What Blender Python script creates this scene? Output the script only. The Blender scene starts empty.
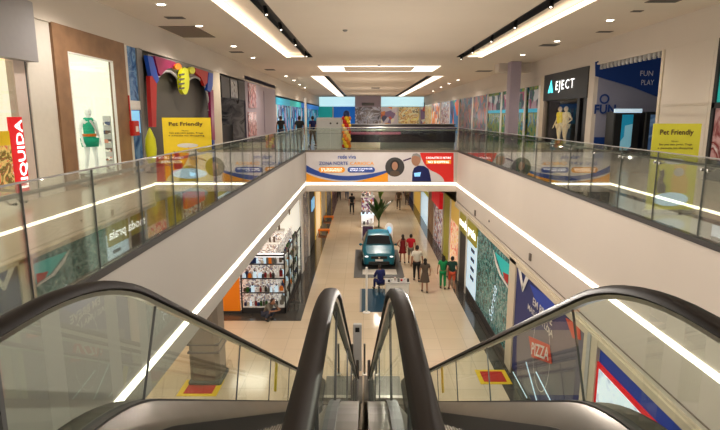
import bpy, bmesh, math, random
from mathutils import Vector, Matrix, Euler
random.seed(7)
S = bpy.context.scene
COL = S.collection
PI = math.pi
R = math.radians
# ------------------------------------------------------------------ camera
F = 530.0
CAMP = Vector((0, 0, 1.7))
cam_d = bpy.data.cameras.new('camera'); cam = bpy.data.objects.new('camera', cam_d); COL.objects.link(cam)
cam.location = CAMP; cam.rotation_euler = (R(90 - 10.58), 0, R(0.38))
cam_d.sensor_width = 36; cam_d.lens = 36 * F / 720.0; cam_d.clip_start = 0.05; cam_d.clip_end = 300
S.camera = cam
CR = cam.rotation_euler.to_matrix()
def ray(x, y): return CR @ Vector(((x - 360) / F, -(y - 215) / F, -1))
def onX(x, y, X): r = ray(x, y); return CAMP + r * (X / r.x)
def onY(x, y, Y): r = ray(x, y); return CAMP + r * (Y / r.y)
def onZ(x, y, Z): r = ray(x, y); return CAMP + r * ((Z - 1.7) / r.z)
ZL = -6.2      # lower floor
ZC = 4.6       # upper ceiling
ZH = 3.72      # head of the upper shopfronts
XL, XR = -2.9, 4.67          # void edges
WL, WR = -6.85, 9.3          # upper shop walls
YB = 26.4                    # bridge face
YE = 84.0                    # far end
# ------------------------------------------------------------------ materials
M = {}
def mat(name, col=(.5, .5, .5), rough=.5, metal=0, emit=None, es=1.0, noise=0, nscale=8, bump=0, spec=.5):
    m = bpy.data.materials.new(name); m.use_nodes = True
    nt = m.node_tree; b = nt.nodes['Principled BSDF']
    b.inputs['Base Color'].default_value = (*col, 1); b.inputs['Roughness'].default_value = rough
    b.inputs['Metallic'].default_value = metal; b.inputs['Specular IOR Level'].default_value = spec
    tc = nt.nodes.new('ShaderNodeTexCoord'); nz = nt.nodes.new('ShaderNodeTexNoise')
    nz.inputs['Scale'].default_value = nscale; nz.inputs['Detail'].default_value = 3
    nt.links.new(tc.outputs['Object'], nz.inputs['Vector'])
    mx = nt.nodes.new('ShaderNodeMixRGB'); mx.blend_type = 'MULTIPLY'
    mx.inputs['Fac'].default_value = 1
    mx.inputs['Color1'].default_value = (*col, 1)
    cr = nt.nodes.new('ShaderNodeValToRGB'); v = noise if noise else .04
    cr.color_ramp.elements[0].color = (1 - v,) * 3 + (1,); cr.color_ramp.elements[1].color = (1, 1, 1, 1)
    cr.color_ramp.elements[0].position = .3; cr.color_ramp.elements[1].position = .7
    nt.links.new(nz.outputs['Fac'], cr.inputs['Fac']); nt.links.new(cr.outputs['Color'], mx.inputs['Color2'])
    nt.links.new(mx.outputs['Color'], b.inputs['Base Color'])
    if emit:
        b.inputs['Emission Color'].default_value = (*emit, 1); b.inputs['Emission Strength'].default_value = es
        if emit == col and es < 3: nt.links.new(mx.outputs['Color'], b.inputs['Emission Color'])
    M[name] = m
    return m
def lit(name, col, es=.5, rough=.5, **k): return mat(name, col, rough, emit=col, es=es, **k)  # colour also emits; on anything but lamps this imitates light falling there
def tile(name, c1, c2, mortar, size, rough, msize=.006, bias=0, spec=.5):
    m = mat(name, c1, rough, spec=spec); nt = m.node_tree; b = nt.nodes['Principled BSDF']
    g = nt.nodes.new('ShaderNodeNewGeometry'); br = nt.nodes.new('ShaderNodeTexBrick')
    br.offset = 0; br.inputs['Scale'].default_value = 1
    br.inputs['Brick Width'].default_value = size; br.inputs['Row Height'].default_value = size
    br.inputs['Mortar Size'].default_value = msize; br.inputs['Mortar Smooth'].default_value = .3
    br.inputs['Color1'].default_value = (*c1, 1); br.inputs['Color2'].default_value = (*c2, 1); br.inputs['Mortar'].default_value = (*mortar, 1)
    br.inputs['Bias'].default_value = bias
    nt.links.new(g.outputs['Position'], br.inputs['Vector'])
    nz = [n for n in nt.nodes if n.type == 'TEX_NOISE'][0]; nz.inputs['Scale'].default_value = .35
    mx = [n for n in nt.nodes if n.type == 'MIX_RGB'][0]
    nt.links.new(br.outputs['Color'], mx.inputs['Color1'])
    cr = [n for n in nt.nodes if n.type == 'VALTORGB'][0]; cr.color_ramp.elements[0].color = (.9, .88, .86, 1)
    return m
def mural(name, cols, scale=3, stretch=(1, 1, 1), es=.35, rough=.25, dist=1.5, kind='noise', spec=.5):
    """printed picture: blotches of a palette laid over the object's own space"""
    m = bpy.data.materials.new(name); m.use_nodes = True; nt = m.node_tree; b = nt.nodes['Principled BSDF']
    tc = nt.nodes.new('ShaderNodeTexCoord'); mp = nt.nodes.new('ShaderNodeMapping'); mp.inputs['Scale'].default_value = stretch
    nt.links.new(tc.outputs['Object'], mp.inputs['Vector'])
    cr = nt.nodes.new('ShaderNodeValToRGB'); cr.color_ramp.interpolation = 'EASE' if kind == 'noise' else 'CONSTANT'
    if kind == 'noise':
        t = nt.nodes.new('ShaderNodeTexNoise'); t.inputs['Scale'].default_value = scale; t.inputs['Detail'].default_value = 5; t.inputs['Distortion'].default_value = dist
        out = t.outputs['Fac']; lo, hi = .3, .7
    else:
        t = nt.nodes.new('ShaderNodeTexVoronoi'); t.inputs['Scale'].default_value = scale
        sp = nt.nodes.new('ShaderNodeSeparateColor'); nt.links.new(t.outputs['Color'], sp.inputs[0]); out = sp.outputs[0]; lo, hi = 0, 1
    nt.links.new(mp.outputs['Vector'], t.inputs['Vector'])
    el = cr.color_ramp.elements; n = len(cols)
    el[0].position = lo; el[0].color = (*cols[0], 1); el[1].position = hi if kind == 'noise' else (n - 1) / n; el[1].color = (*cols[-1], 1)
    for i in range(1, n - 1):
        e = el.new(lo + (hi - lo) * i / ((n - 1) if kind == 'noise' else n)); e.color = (*cols[i], 1)
    nt.links.new(out, cr.inputs['Fac']); nt.links.new(cr.outputs['Color'], b.inputs['Base Color'])
    nt.links.new(cr.outputs['Color'], b.inputs['Emission Color']); b.inputs['Emission Strength'].default_value = es  # prints get a glow of their own, put in for light on them
    b.inputs['Roughness'].default_value = rough; b.inputs['Specular IOR Level'].default_value = spec
    M[name] = m; return m
def glass(name, tint=(.93, .96, .94), ior=1.5, boost=1.0, gl=(1, 1, 1)):
    m = bpy.data.materials.new(name); m.use_nodes = True; nt = m.node_tree; nt.nodes.clear()
    o = nt.nodes.new('ShaderNodeOutputMaterial'); mx = nt.nodes.new('ShaderNodeMixShader')
    t = nt.nodes.new('ShaderNodeBsdfTransparent'); g = nt.nodes.new('ShaderNodeBsdfGlossy'); fr = nt.nodes.new('ShaderNodeFresnel')
    t.inputs[0].default_value = (*tint, 1); g.inputs[0].default_value = (*gl, 1); g.inputs['Roughness'].default_value = 0.01
    fr.inputs[0].default_value = ior; ml = nt.nodes.new('ShaderNodeMath'); ml.operation = 'MULTIPLY'; ml.inputs[1].default_value = boost; ml.use_clamp = True
    nt.links.new(fr.outputs[0], ml.inputs[0]); nt.links.new(ml.outputs[0], mx.inputs[0])
    nt.links.new(t.outputs[0], mx.inputs[1]); nt.links.new(g.outputs[0], mx.inputs[2]); nt.links.new(mx.outputs[0], o.inputs[0])
    M[name] = m
tile('floor_up', (.56, .47, .36), (.60, .50, .39), (.36, .30, .24), .9, .12)
tile('floor_low', (.70, .59, .44), (.74, .63, .48), (.48, .41, .32), .9, .14)
tile('granite', (.07, .065, .058), (.09, .08, .07), (.02, .02, .02), .9, .10)
mat('ceil', (.76, .69, .60), .9, noise=.03, nscale=.6)
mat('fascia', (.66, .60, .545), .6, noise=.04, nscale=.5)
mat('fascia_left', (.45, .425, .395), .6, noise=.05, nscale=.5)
mat('cream', (.68, .60, .48), .55)
mat('bulkhead', (.66, .60, .53), .6, noise=.03, nscale=.7)
mat('white', (.8, .79, .77), .5); mat('offwhite', (.72, .68, .62), .5)
mat('pinkish', (.66, .56, .52), .55); mat('greybox', (.33, .32, .33), .5)
mat('wood', (.33, .19, .105), .45, noise=.25, nscale=3); mat('woodcut', (.22, .12, .06), .5, noise=.3, nscale=3)
mat('steel', (.62, .60, .56), .28, 1, noise=.12, nscale=3); mat('steel_dk', (.30, .29, .27), .35, 1, noise=.1)
mat('steel_br', (.17, .155, .135), .36, .85, noise=.15, nscale=2)
mat('rubber', (.014, .010, .008), .55, noise=.1, spec=.15); mat('black', (.012, .012, .013), .4); mat('dark', (.045, .042, .042), .5)
mat('dkgrey', (.11, .11, .11), .5); mat('grey', (.30, .29, .28), .5); mat('ltgrey', (.5, .5, .5), .5)
mat('taupe', (.22, .18, .15), .7); mat('columnm', (.27, .235, .20), .6, noise=.1, nscale=1.5)
mat('stepm', (.17, .15, .12), .45, .6, noise=.3, nscale=30)
mat('red', (.55, .02, .015), .4); mat('orange', (.85, .23, .015), .4); mat('yellow', (.85, .60, .02), .4); mat('lime', (.72, .75, .02), .3)
mat('blue', (.01, .09, .55), .3); mat('navy', (.012, .03, .12), .45); mat('tealblue', (.0, .045, .09), .5)
mat('magenta', (.30, .005, .09), .3); mat('green', (.02, .25, .09), .6); mat('purple', (.07, .03, .09), .5)
mat('skin', (.42, .22, .14), .5); mat('skin_dk', (.22, .11, .07), .5); mat('hair', (.02, .013, .01), .6)
mat('redcloth', (.55, .01, .03), .8); mat('maroon', (.25, .015, .02), .8); mat('whitecloth', (.70, .66, .58), .8); mat('blackcloth', (.018, .018, .02), .8)
mat('browncloth', (.12, .085, .06), .8); mat('greencloth', (.01, .28, .09), .8); mat('dkgreencloth', (.015, .06, .04), .8); mat('orangecloth', (.65, .10, .04), .8)
mat('greycloth', (.20, .18, .15), .8); mat('navycloth', (.012, .018, .12), .8); mat('jean', (.06, .08, .14), .8); mat('yellowcloth', (.8, .62, .12), .7)
mat('mannequin', (.75, .58, .34), .4, emit=(.75, .5, .25), es=.35); mat('mannequin_wh', (.85, .85, .8), .4, emit=(.8, .8, .75), es=.3)  # mannequins emit a little so they look lit by the window
mat('yellowdress', (.85, .62, .03), .6, emit=(.8, .55, .02), es=.35); mat('greendress', (.01, .42, .24), .6, emit=(.01, .42, .24), es=.25)  # dresses glow too, imitating display lighting
mat('carblue', (.0, .15, .225), .38, 0); mat('carglass', (.02, .025, .03), .06); mat('chrome', (.75, .75, .75), .15, 1)
mat('leafm', (.035, .13, .02), .4, noise=.4, nscale=5); mat('leafy', (.14, .26, .02), .4, noise=.3); mat('soil', (.05, .03, .02), .9)
mat('terracotta', (.55, .42, .28), .7)
mat('shutter', (.105, .098, .082), .45, .4)
mat('navy_dull', (.016, .011, .022), .7, spec=.1); lit('glow', (1, .90, .76), 2.6); lit('strip', (1, .90, .75), 4.0); lit('panel_light', (1, .93, .82), 1.7); lit('troughm', (.72, .62, .50), .12)
lit('downlight', (1, .9, .75), 14); lit('skyblue', (.58, .85, .93), .8); lit('sign_white', (1, 1, 1), 1.4); lit('sign_cyan', (.1, .75, .85), 1.2)
lit('shop_white', (.88, .86, .76), .62); lit('shop_warm', (.95, .72, .42), .55); lit('lum_white', (.9, .92, .95), .8)  # shop interiors glow by themselves in place of shop lamps
lit('orange_lit', (.80, .22, .01), .28); lit('olive', (.34, .30, .03), .15); lit('gold', (.62, .40, .08), .35)
lit('red_lit', (.70, .01, .02), .35); lit('poster_yel', (.80, .60, .03), .12); lit('poster_yel2', (.66, .62, .05), .12)
lit('yel_text', (.10, .05, .03), .0); lit('ban_white', (.62, .58, .58), .10); lit('ban_red', (.65, .02, .015), .15); lit('ban_blue', (.025, .07, .30), .15); lit('ban_orange', (.80, .33, .02), .15)
lit('screen_blue', (.25, .55, .85), .7); lit('fun_blue', (.006, .035, .16), .15); lit('fun_wall', (.27, .27, .34), .06); lit('cyan_lit', (.03, .38, .55), .4)
lit('pale_blue', (.55, .72, .85), .6); lit('teal_lit', (.02, .40, .38), .4); lit('lilac', (.36, .30, .35), .05); lit('blue_lit', (.01, .14, .48), .5)
lit('poster_navy', (.02, .028, .14), .15); lit('poster_blue', (.015, .05, .32), .25); lit('poster_grey', (.16, .15, .19), .1); lit('poster_red', (.55, .07, .04), .25)
mural('m_reef', [(.0, .03, .04), (.01, .13, .15), (.02, .17, .17), (.25, .42, .40), (.01, .10, .12), (.5, .62, .58)], 5, es=.08, dist=.6)
mural('m_play1', [(.01, .03, .1), (.01, .15, .35), (.02, .18, .05), (.65, .10, .02), (.01, .15, .35), (.05, .05, .2)], .6, es=.2, spec=.2, kind='v')
mural('m_play2', [(.01, .03, .02), (.01, .12, .16), (.03, .16, .02), (.22, .24, .02), (.01, .03, .03), (.02, .22, .28)], 1.9, es=.12, spec=.15, stretch=(1, .8, .5))
mural('m_play3', [(.01, .02, .06), (.02, .08, .2), (.35, .10, .05), (.10, .13, .18), (.02, .09, .05), (.5, .2, .1)], 1.5, es=.16, spec=.2, stretch=(1, .7, .35))
mural('m_yellow', [(.85, .65, .2), (.9, .75, .35), (.55, .3, .1), (.9, .8, .5), (.15, .12, .1), (.8, .5, .1)], 1.1, es=.3)
mural('m_people', [(.7, .6, .6), (.8, .3, .1), (.3, .2, .3), (.85, .75, .6), (.1, .1, .15), (.6, .15, .1)], 1.4, es=.25, kind='v')
mural('m_car', [(.05, .05, .06), (.3, .3, .36), (.12, .09, .08), (.5, .5, .58), (.2, .14, .12)], .9, es=.12)
mural('m_goods', [(.75, .72, .65), (.2, .1, .06), (.85, .8, .7), (.1, .12, .2), (.7, .3, .2), (.9, .85, .75), (.15, .1, .08)], 9, es=.45, kind='v')
mural('m_goods2', [(.6, .55, .6), (.12, .05, .1), (.7, .7, .75), (.3, .15, .3), (.5, .2, .1), (.8, .8, .8)], 6, es=.2, kind='v')
mural('m_flower', [(.9, .45, .25), (.8, .15, .1), (.95, .7, .5), (.9, .5, .15), (.85, .75, .6)], 2, es=.4)
mural('m_food', [(.7, .6, .4), (.4, .15, .06), (.15, .12, .03), (.75, .55, .2), (.6, .1, .05), (.7, .7, .6)], 4, es=.25)
mural('m_dimblue', [(.03, .08, .2), (.08, .16, .32), (.2, .32, .5), (.03, .06, .14)], 1.5, es=.2)
mural('m_stock', [(.8, .78, .72), (.55, .5, .45), (.85, .82, .78), (.4, .3, .25), (.8, .75, .7), (.25, .25, .3)], 16, es=.4, kind='v')
mural('m_playtop', [(.02, .03, .04), (.4, .25, .28), (.03, .12, .08), (.5, .5, .5), (.25, .05, .1), (.02, .05, .08)], 2.2, es=.2, kind='v', spec=.2)
mural('m_blues', [(.01, .05, .2), (.02, .3, .5), (.01, .12, .45), (.25, .55, .7), (.02, .06, .12), (.3, .3, .5)], 1.3, es=.25, kind='v')
mural('m_dimgrey', [(.08, .08, .09), (.2, .18, .18), (.3, .28, .27), (.06, .05, .05)], 1.5, es=.12)
mural('m_redart', [(.35, .05, .04), (.5, .3, .3), (.2, .03, .03), (.6, .5, .5)], 1.2, es=.12)
mural('m_pet', [(.75, .55, .1), (.7, .6, .3), (.35, .18, .08), (.8, .72, .5), (.6, .5, .1)], 5, es=.12)
mural('m_screen', [(.7, .82, .92), (.75, .85, .95), (.5, .6, .75), (.8, .9, .97)], 1.5, es=.55)
mural('m_balloon', [(.8, .45, .02), (.6, .08, .02), (.9, .65, .1), (.3, .1, .02)], 6, es=.1, kind='v')
glass('glass', (.88, .92, .89), 1.5, .6); glass('glass_esc', (.80, .88, .83), 1.5, .16); glass('glass_shop', (.92, .95, .95), 1.45, .14); glass('glass_green', (.70, .80, .74), 1.5, .6)
# shutter ribs
_n = M['shutter'].node_tree; _g = _n.nodes.new('ShaderNodeNewGeometry'); _w = _n.nodes.new('ShaderNodeTexWave'); _w.bands_direction = 'Z'; _w.inputs['Scale'].default_value = 2.2
_b = _n.nodes.new('ShaderNodeBump'); _b.inputs['Strength'].default_value = .6; _n.links.new(_g.outputs['Position'], _w.inputs['Vector']); _n.links.new(_w.outputs['Fac'], _b.inputs['Height'])
_n.links.new(_b.outputs['Normal'], _n.nodes['Principled BSDF'].inputs['Normal'])
# ------------------------------------------------------------------ mesh building
ORG = {}
class MB:
    def __init__(s): s.v = []; s.f = []; s.m = []; s.names = []
    def mi(s, m):
        if m not in s.names: s.names.append(m)
        return s.names.index(m)
    def add(s, vs, fs, m):
        n = len(s.v); s.v += [Vector(v) for v in vs]; k = s.mi(m)
        for f in fs: s.f.append([i + n for i in f]); s.m.append(k)
        return s
    def box(s, x0, y0, z0, x1, y1, z1, m):
        x0, x1 = min(x0, x1), max(x0, x1); y0, y1 = min(y0, y1), max(y0, y1); z0, z1 = min(z0, z1), max(z0, z1)
        vs = [(x0, y0, z0), (x1, y0, z0), (x1, y1, z0), (x0, y1, z0), (x0, y0, z1), (x1, y0, z1), (x1, y1, z1), (x0, y1, z1)]
        return s.add(vs, [(0, 3, 2, 1), (4, 5, 6, 7), (0, 1, 5, 4), (1, 2, 6, 5), (2, 3, 7, 6), (3, 0, 4, 7)], m)
    def rbox(s, x0, y0, z0, x1, y1, z1, m, b=.02):
        """box with chamfered vertical and top edges"""
        b = min(b, (x1 - x0) / 3, (y1 - y0) / 3, (z1 - z0) / 3)
        def ring(i, z): return [(x0 + i + b, y0 + i, z), (x1 - i - b, y0 + i, z), (x1 - i, y0 + i + b, z), (x1 - i, y1 - i - b, z), (x1 - i - b, y1 - i, z), (x0 + i + b, y1 - i, z), (x0 + i, y1 - i - b, z), (x0 + i, y0 + i + b, z)]
        vs = ring(0, z0) + ring(0, z1 - b) + ring(b, z1)
        fs = [tuple(range(7, -1, -1)), tuple(range(16, 24))]
        for k in (0, 8):
            for i in range(8): fs.append((k + i, k + (i + 1) % 8, k + 8 + (i + 1) % 8, k + 8 + i))
        return s.add(vs, fs, m)
    def poly(s, pts, m): return s.add(pts, [tuple(range(len(pts)))], m)
    def prism(s, pts, off, m):
        off = Vector(off); n = len(pts); a = [Vector(p) for p in pts]; b = [p + off for p in a]
        fs = [tuple(range(n)), tuple(range(2 * n - 1, n - 1, -1))] + [(i, (i + 1) % n + 0, n + (i + 1) % n, n + i) for i in range(n)]
        return s.add(a + b, fs, m)
    def cyl(s, p0, p1, r0, m, r1=None, n=12, caps=True):
        p0, p1 = Vector(p0), Vector(p1); r1 = r0 if r1 is None else r1
        d = (p1 - p0).normalized(); a = d.orthogonal().normalized(); b = d.cross(a)
        vs = [p + (a * math.cos(2 * PI * i / n) + b * math.sin(2 * PI * i / n)) * r for p, r in ((p0, r0), (p1, r1)) for i in range(n)]
        fs = [(i, (i + 1) % n, n + (i + 1) % n, n + i) for i in range(n)]
        if caps: fs += [tuple(range(n - 1, -1, -1)), tuple(range(n, 2 * n))]
        return s.add(vs, fs, m)
    def tube(s, pts, r, m, n=8):
        pts = [Vector(p) for p in pts]; rings = []
        for i, p in enumerate(pts):
            d = (pts[min(i + 1, len(pts) - 1)] - pts[max(i - 1, 0)]).normalized()
            a = d.cross(Vector((0, 0, 1)));  a = a.normalized() if a.length > .1 else Vector((1, 0, 0)); b = a.cross(d)
            rr = r[i] if isinstance(r, (list, tuple)) else r
            rings.append([p + (a * math.cos(2 * PI * k / n) + b * math.sin(2 * PI * k / n)) * rr for k in range(n)])
        vs = [v for rg in rings for v in rg]; fs = []
        for i in range(len(pts) - 1):
            for k in range(n): fs.append((i * n + k, i * n + (k + 1) % n, (i + 1) * n + (k + 1) % n, (i + 1) * n + k))
        fs += [tuple(range(n)), tuple(range(len(vs) - n, len(vs)))]
        return s.add(vs, fs, m)
    def ell(s, c, rx, ry, rz, m, nu=14, nv=9):
        vs = []; fs = []
        for j in range(nv + 1):
            t = PI * j / nv
            for i in range(nu): p = 2 * PI * i / nu; vs.append((c[0] + rx * math.sin(t) * math.cos(p), c[1] + ry * math.sin(t) * math.sin(p), c[2] + rz * math.cos(t)))
        for j in range(nv):
            for i in range(nu): fs.append((j * nu + i, j * nu + (i + 1) % nu, (j + 1) * nu + (i + 1) % nu, (j + 1) * nu + i))
        return s.add(vs, fs, m)
    def lathe(s, c, prof, m, n=16):
        vs = []; fs = []
        for r, z in prof:
            for i in range(n): vs.append((c[0] + r * math.cos(2 * PI * i / n), c[1] + r * math.sin(2 * PI * i / n), c[2] + z))
        for j in range(len(prof) - 1):
            for i in range(n): fs.append((j * n + i, j * n + (i + 1) % n, (j + 1) * n + (i + 1) % n, (j + 1) * n + i))
        fs += [tuple(range(n)), tuple(range(len(vs) - n, len(vs)))]
        return s.add(vs, fs, m)
    def sweep(s, path, prof, m, close=True):
        """profile [(x, up)] swept along a path of (y, z) points, up = path normal"""
        n = len(prof); vs = []; fs = []
        for i, (y, z) in enumerate(path):
            a = path[max(i - 1, 0)]; b = path[min(i + 1, len(path) - 1)]
            dy, dz = b[0] - a[0], b[1] - a[1]; L = math.hypot(dy, dz) or 1; ny, nz = -dz / L, dy / L
            for (x, u) in prof: vs.append((x, y + ny * u, z + nz * u))
        for i in range(len(path) - 1):
            for k in range(n if close else n - 1): fs.append((i * n + k, i * n + (k + 1) % n, (i + 1) * n + (k + 1) % n, (i + 1) * n + k))
        if close: fs += [tuple(range(n - 1, -1, -1)), tuple(range(len(vs) - n, len(vs)))]
        return s.add(vs, fs, m)
    def build(s, name, parent=None, smooth=False, origin=None, weld=False):
        lo = Vector([min(v[i] for v in s.v) for i in range(3)]); hi = Vector([max(v[i] for v in s.v) for i in range(3)])
        if parent is not None: org = ORG[parent.name]
        elif origin is not None: org = Vector(origin)
        else: org = Vector(((lo.x + hi.x) / 2, (lo.y + hi.y) / 2, lo.z))
        me = bpy.data.meshes.new(name); me.from_pydata([v - org for v in s.v], [], s.f)
        for n in s.names: me.materials.append(M[n])
        me.polygons.foreach_set('material_index', s.m)
        bm = bmesh.new(); bm.from_mesh(me)
        bmesh.ops.recalc_face_normals(bm, faces=bm.faces); bm.to_mesh(me); bm.free()
        if smooth: me.polygons.foreach_set('use_smooth', [True] * len(me.polygons))
        o = bpy.data.objects.new(name, me); COL.objects.link(o)
        if parent is not None: o.parent = parent
        else: o.location = org
        ORG[o.name] = org
        return o
def smoothc(o, ang=40):
    me = o.data; me.polygons.foreach_set('use_smooth', [True] * len(me.polygons)); me.set_sharp_from_angle(angle=R(ang)); return o
def tag(o, label, cat, group=None, kind=None):
    o['label'] = label; o['category'] = cat
    if group: o['group'] = group
    if kind: o['kind'] = kind
    return o
def thing(name, label, cat, loc, group=None):
    o = bpy.data.objects.new(name, None); COL.objects.link(o); o.location = loc; ORG[o.name] = Vector(loc); o.empty_display_size = .2
    return tag(o, label, cat, group)
def struct(mb, name, **k):
    o = mb.build(name, **k); o['kind'] = 'structure'; return o
def dup(root, loc, rotz=0, label=None):
    r = root.copy(); COL.objects.link(r); r.location = loc; r.rotation_euler = (0, 0, rotz)
    if label: r['label'] = label
    for ch in list(root.children):
        c = ch.copy(); COL.objects.link(c); c.parent = r
        for g in list(ch.children):
            d = g.copy(); COL.objects.link(d); d.parent = c
    return r
def text(s, o, u, v, w, h, m, parent, name='lettering', off=.012, bold=0.0, sp=1.0, shear=0):
    """words fitted to a w x h rectangle whose lower left corner is o, on the plane u, v"""
    c = bpy.data.curves.new('t', 'FONT'); c.body = s; c.resolution_u = 2; c.offset = bold; c.space_character = sp; c.shear = shear
    t = bpy.data.objects.new('t', c); COL.objects.link(t)
    dg = bpy.context.evaluated_depsgraph_get(); dg.update()
    me = bpy.data.meshes.new_from_object(t.evaluated_get(dg)); bpy.data.objects.remove(t); bpy.data.curves.remove(c)
    xs = [p.co.x for p in me.vertices]; ys = [p.co.y for p in me.vertices]
    x0, x1, y0, y1 = min(xs), max(xs), min(ys), max(ys)
    u = Vector(u).normalized(); v = Vector(v).normalized(); n = u.cross(v)
    b = MB(); b.v = [Vector(o) + u * ((p.co.x - x0) / (x1 - x0) * w) + v * ((p.co.y - y0) / (y1 - y0) * h) + n * off for p in me.vertices]
    b.f = [list(f.vertices) for f in me.polygons]; b.m = [0] * len(b.f); b.names = [m]
    bpy.data.meshes.remove(me)
    return b.build(name, parent)
UX, UY, UZ = Vector((1, 0, 0)), Vector((0, 1, 0)), Vector((0, 0, 1))
def prect(X, x0, y0, x1, y1):
    """wall-plane rectangle (Y0,Z0,Y1,Z1) on plane X seen at two opposite picture corners"""
    a = onX(x0, y0, X); b = onX(x1, y1, X); return min(a.y, b.y), min(a.z, b.z), max(a.y, b.y), max(a.z, b.z)
# ================================================================== SETTING
# upper floor
f = MB()
def rect(mb, x0, y0, x1, y1, z, m): mb.poly([(x0, y0, z), (x1, y0, z), (x1, y1, z), (x0, y1, z)], m)
f.box(-12, -8, -.35, XL - 1.25, YB + .085, 0, 'floor_up'); f.box(XL - 1.25, .35, -.35, XL - .065, YB, 0, 'granite')
f.box(XR + 1.15, -8, -.35, 15, YB + .085, 0, 'floor_up'); f.box(XR + .065, .35, -.35, XR + 1.15, YB, 0, 'granite')
f.box(XL - 1.25, -8, -.35, XR + 1.15, .35, 0, 'floor_up')
f.box(-12, YB + .085, -.35, 15, YB + .9, 0, 'granite'); f.box(-12, YB + .9, -.35, 15, YE, 0, 'floor_up')
struct(f, 'floor')
f = MB()
f.box(-14, -2, ZL - .2, -3.15, 19.65, ZL, 'floor_low')
f.box(-14, 19.65, ZL - .2, -3.15, 20.45, ZL, 'granite'); f.box(-14, 20.45, ZL - .2, -3.15, 62, ZL, 'floor_low')
f.box(-3.15, -2, ZL - .2, -2.45, 19.65, ZL, 'floor_low'); f.box(-3.15, 19.65, ZL - .2, -2.45, 62, ZL, 'granite')
f.box(-2.45, -2, ZL - .2, 4.15, 62, ZL, 'floor_low'); f.box(4.15, -2, ZL - .2, 4.7, 62, ZL, 'granite'); f.box(4.7, -2, ZL - .2, 9, 62, ZL, 'floor_low')
struct(f, 'floor')
# ceiling with recesses
TY0, TY1 = 2.2, 27.6
holes = [(-3.9, TY0, -2.95, TY1, 'troughm'), (-2.90, TY0, -2.55, TY1, 'black'), (5.16, TY0, 5.95, TY1, 'troughm'), (4.64, TY0, 5.02, TY1, 'black'),
         (-3.95, 40.3, -2.95, 82, 'troughm'), (-2.90, 40.3, -2.55, 82, 'black'), (5.16, 40.3, 5.95, 82, 'troughm'), (4.64, 40.3, 5.02, 82, 'black'),
         (-2.75, 32.3, 4.6, 36.6, 'ceil')]
xs = sorted({-12, 15} | {h[0] for h in holes} | {h[2] for h in holes}); ys = sorted({-8, YE} | {h[1] for h in holes} | {h[3] for h in holes})
c = MB()
for i in range(len(xs) - 1):
    for j in range(len(ys) - 1):
        mx_, my_ = (xs[i] + xs[i + 1]) / 2, (ys[j] + ys[j + 1]) / 2
        if not any(h[0] < mx_ < h[2] and h[1] < my_ < h[3] for h in holes): rect(c, xs[i], ys[j], xs[i + 1], ys[j + 1], ZC, 'ceil')
for (a, b, d, e, m) in holes:
    t = ZC + (.18 if m != 'ceil' else .25)
    rect(c, a, b, d, e, t, m)
    for p, q in (((a, b), (d, b)), ((d, b), (d, e)), ((d, e), (a, e)), ((a, e), (a, b))):
        c.poly([(p[0], p[1], ZC), (q[0], q[1], ZC), (q[0], q[1], t), (p[0], p[1], t)], m)
c.box(-12, -8, ZC + .5, 15, YE, ZC + .55, 'ceil')
struct(c, 'ceiling', origin=(0, 0, ZC))
c = MB(); c.box(-14, -2, -2.05, XL - .04, 19, -1.98, 'ceil'); c.box(-14, 19, -2.05, XL - .04, 62, -1.98, 'ceil'); c.box(XL, YB + .1, -2.05, 9, 62, -1.98, 'ceil')
struct(c, 'ceiling', origin=(0, 0, -2))
# slab fascias round the void
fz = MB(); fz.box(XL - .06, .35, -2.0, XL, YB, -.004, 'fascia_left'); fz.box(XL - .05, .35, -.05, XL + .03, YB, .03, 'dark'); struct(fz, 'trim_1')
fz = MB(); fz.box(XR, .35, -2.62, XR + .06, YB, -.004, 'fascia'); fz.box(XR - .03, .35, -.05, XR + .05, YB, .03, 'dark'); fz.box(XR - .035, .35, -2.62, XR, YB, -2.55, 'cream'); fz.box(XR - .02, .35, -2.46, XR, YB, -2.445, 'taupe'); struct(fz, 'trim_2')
fz = MB(); fz.box(XL, YB, -2.0, XR, YB + .08, -.004, 'fascia'); fz.box(XL, YB - .03, -.05, XR, YB + .05, .04, 'taupe'); struct(fz, 'trim_3')
fz = MB(); fz.box(-12, .29, -2.0, XL, .35, 0, 'fascia'); fz.box(XL, .29, -2.0, XR, .35, -.36, 'fascia'); fz.box(-14, -2.1, ZL, 9, -2, -.36, 'fascia'); struct(fz, 'wall_back')
def strip(label, x0, y0, x1, y1, z=-1.62):
    b = MB(); b.box(x0, y0, z - .05, x1, y1, z + .05, 'strip'); return tag(b.build('strip_light'), label, 'strip light')
strip('long warm light strip let into the pale fascia left of the escalators', XL, .36, XL + .02, YB, -1.62)
strip('long warm light strip running down the right-hand fascia above the murals', XR - .02, .36, XR, YB, -1.68)
strip('short warm light strip under the wide banner on the footbridge', XL + .02, YB - .02, XR - .02, YB, -1.64)
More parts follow.
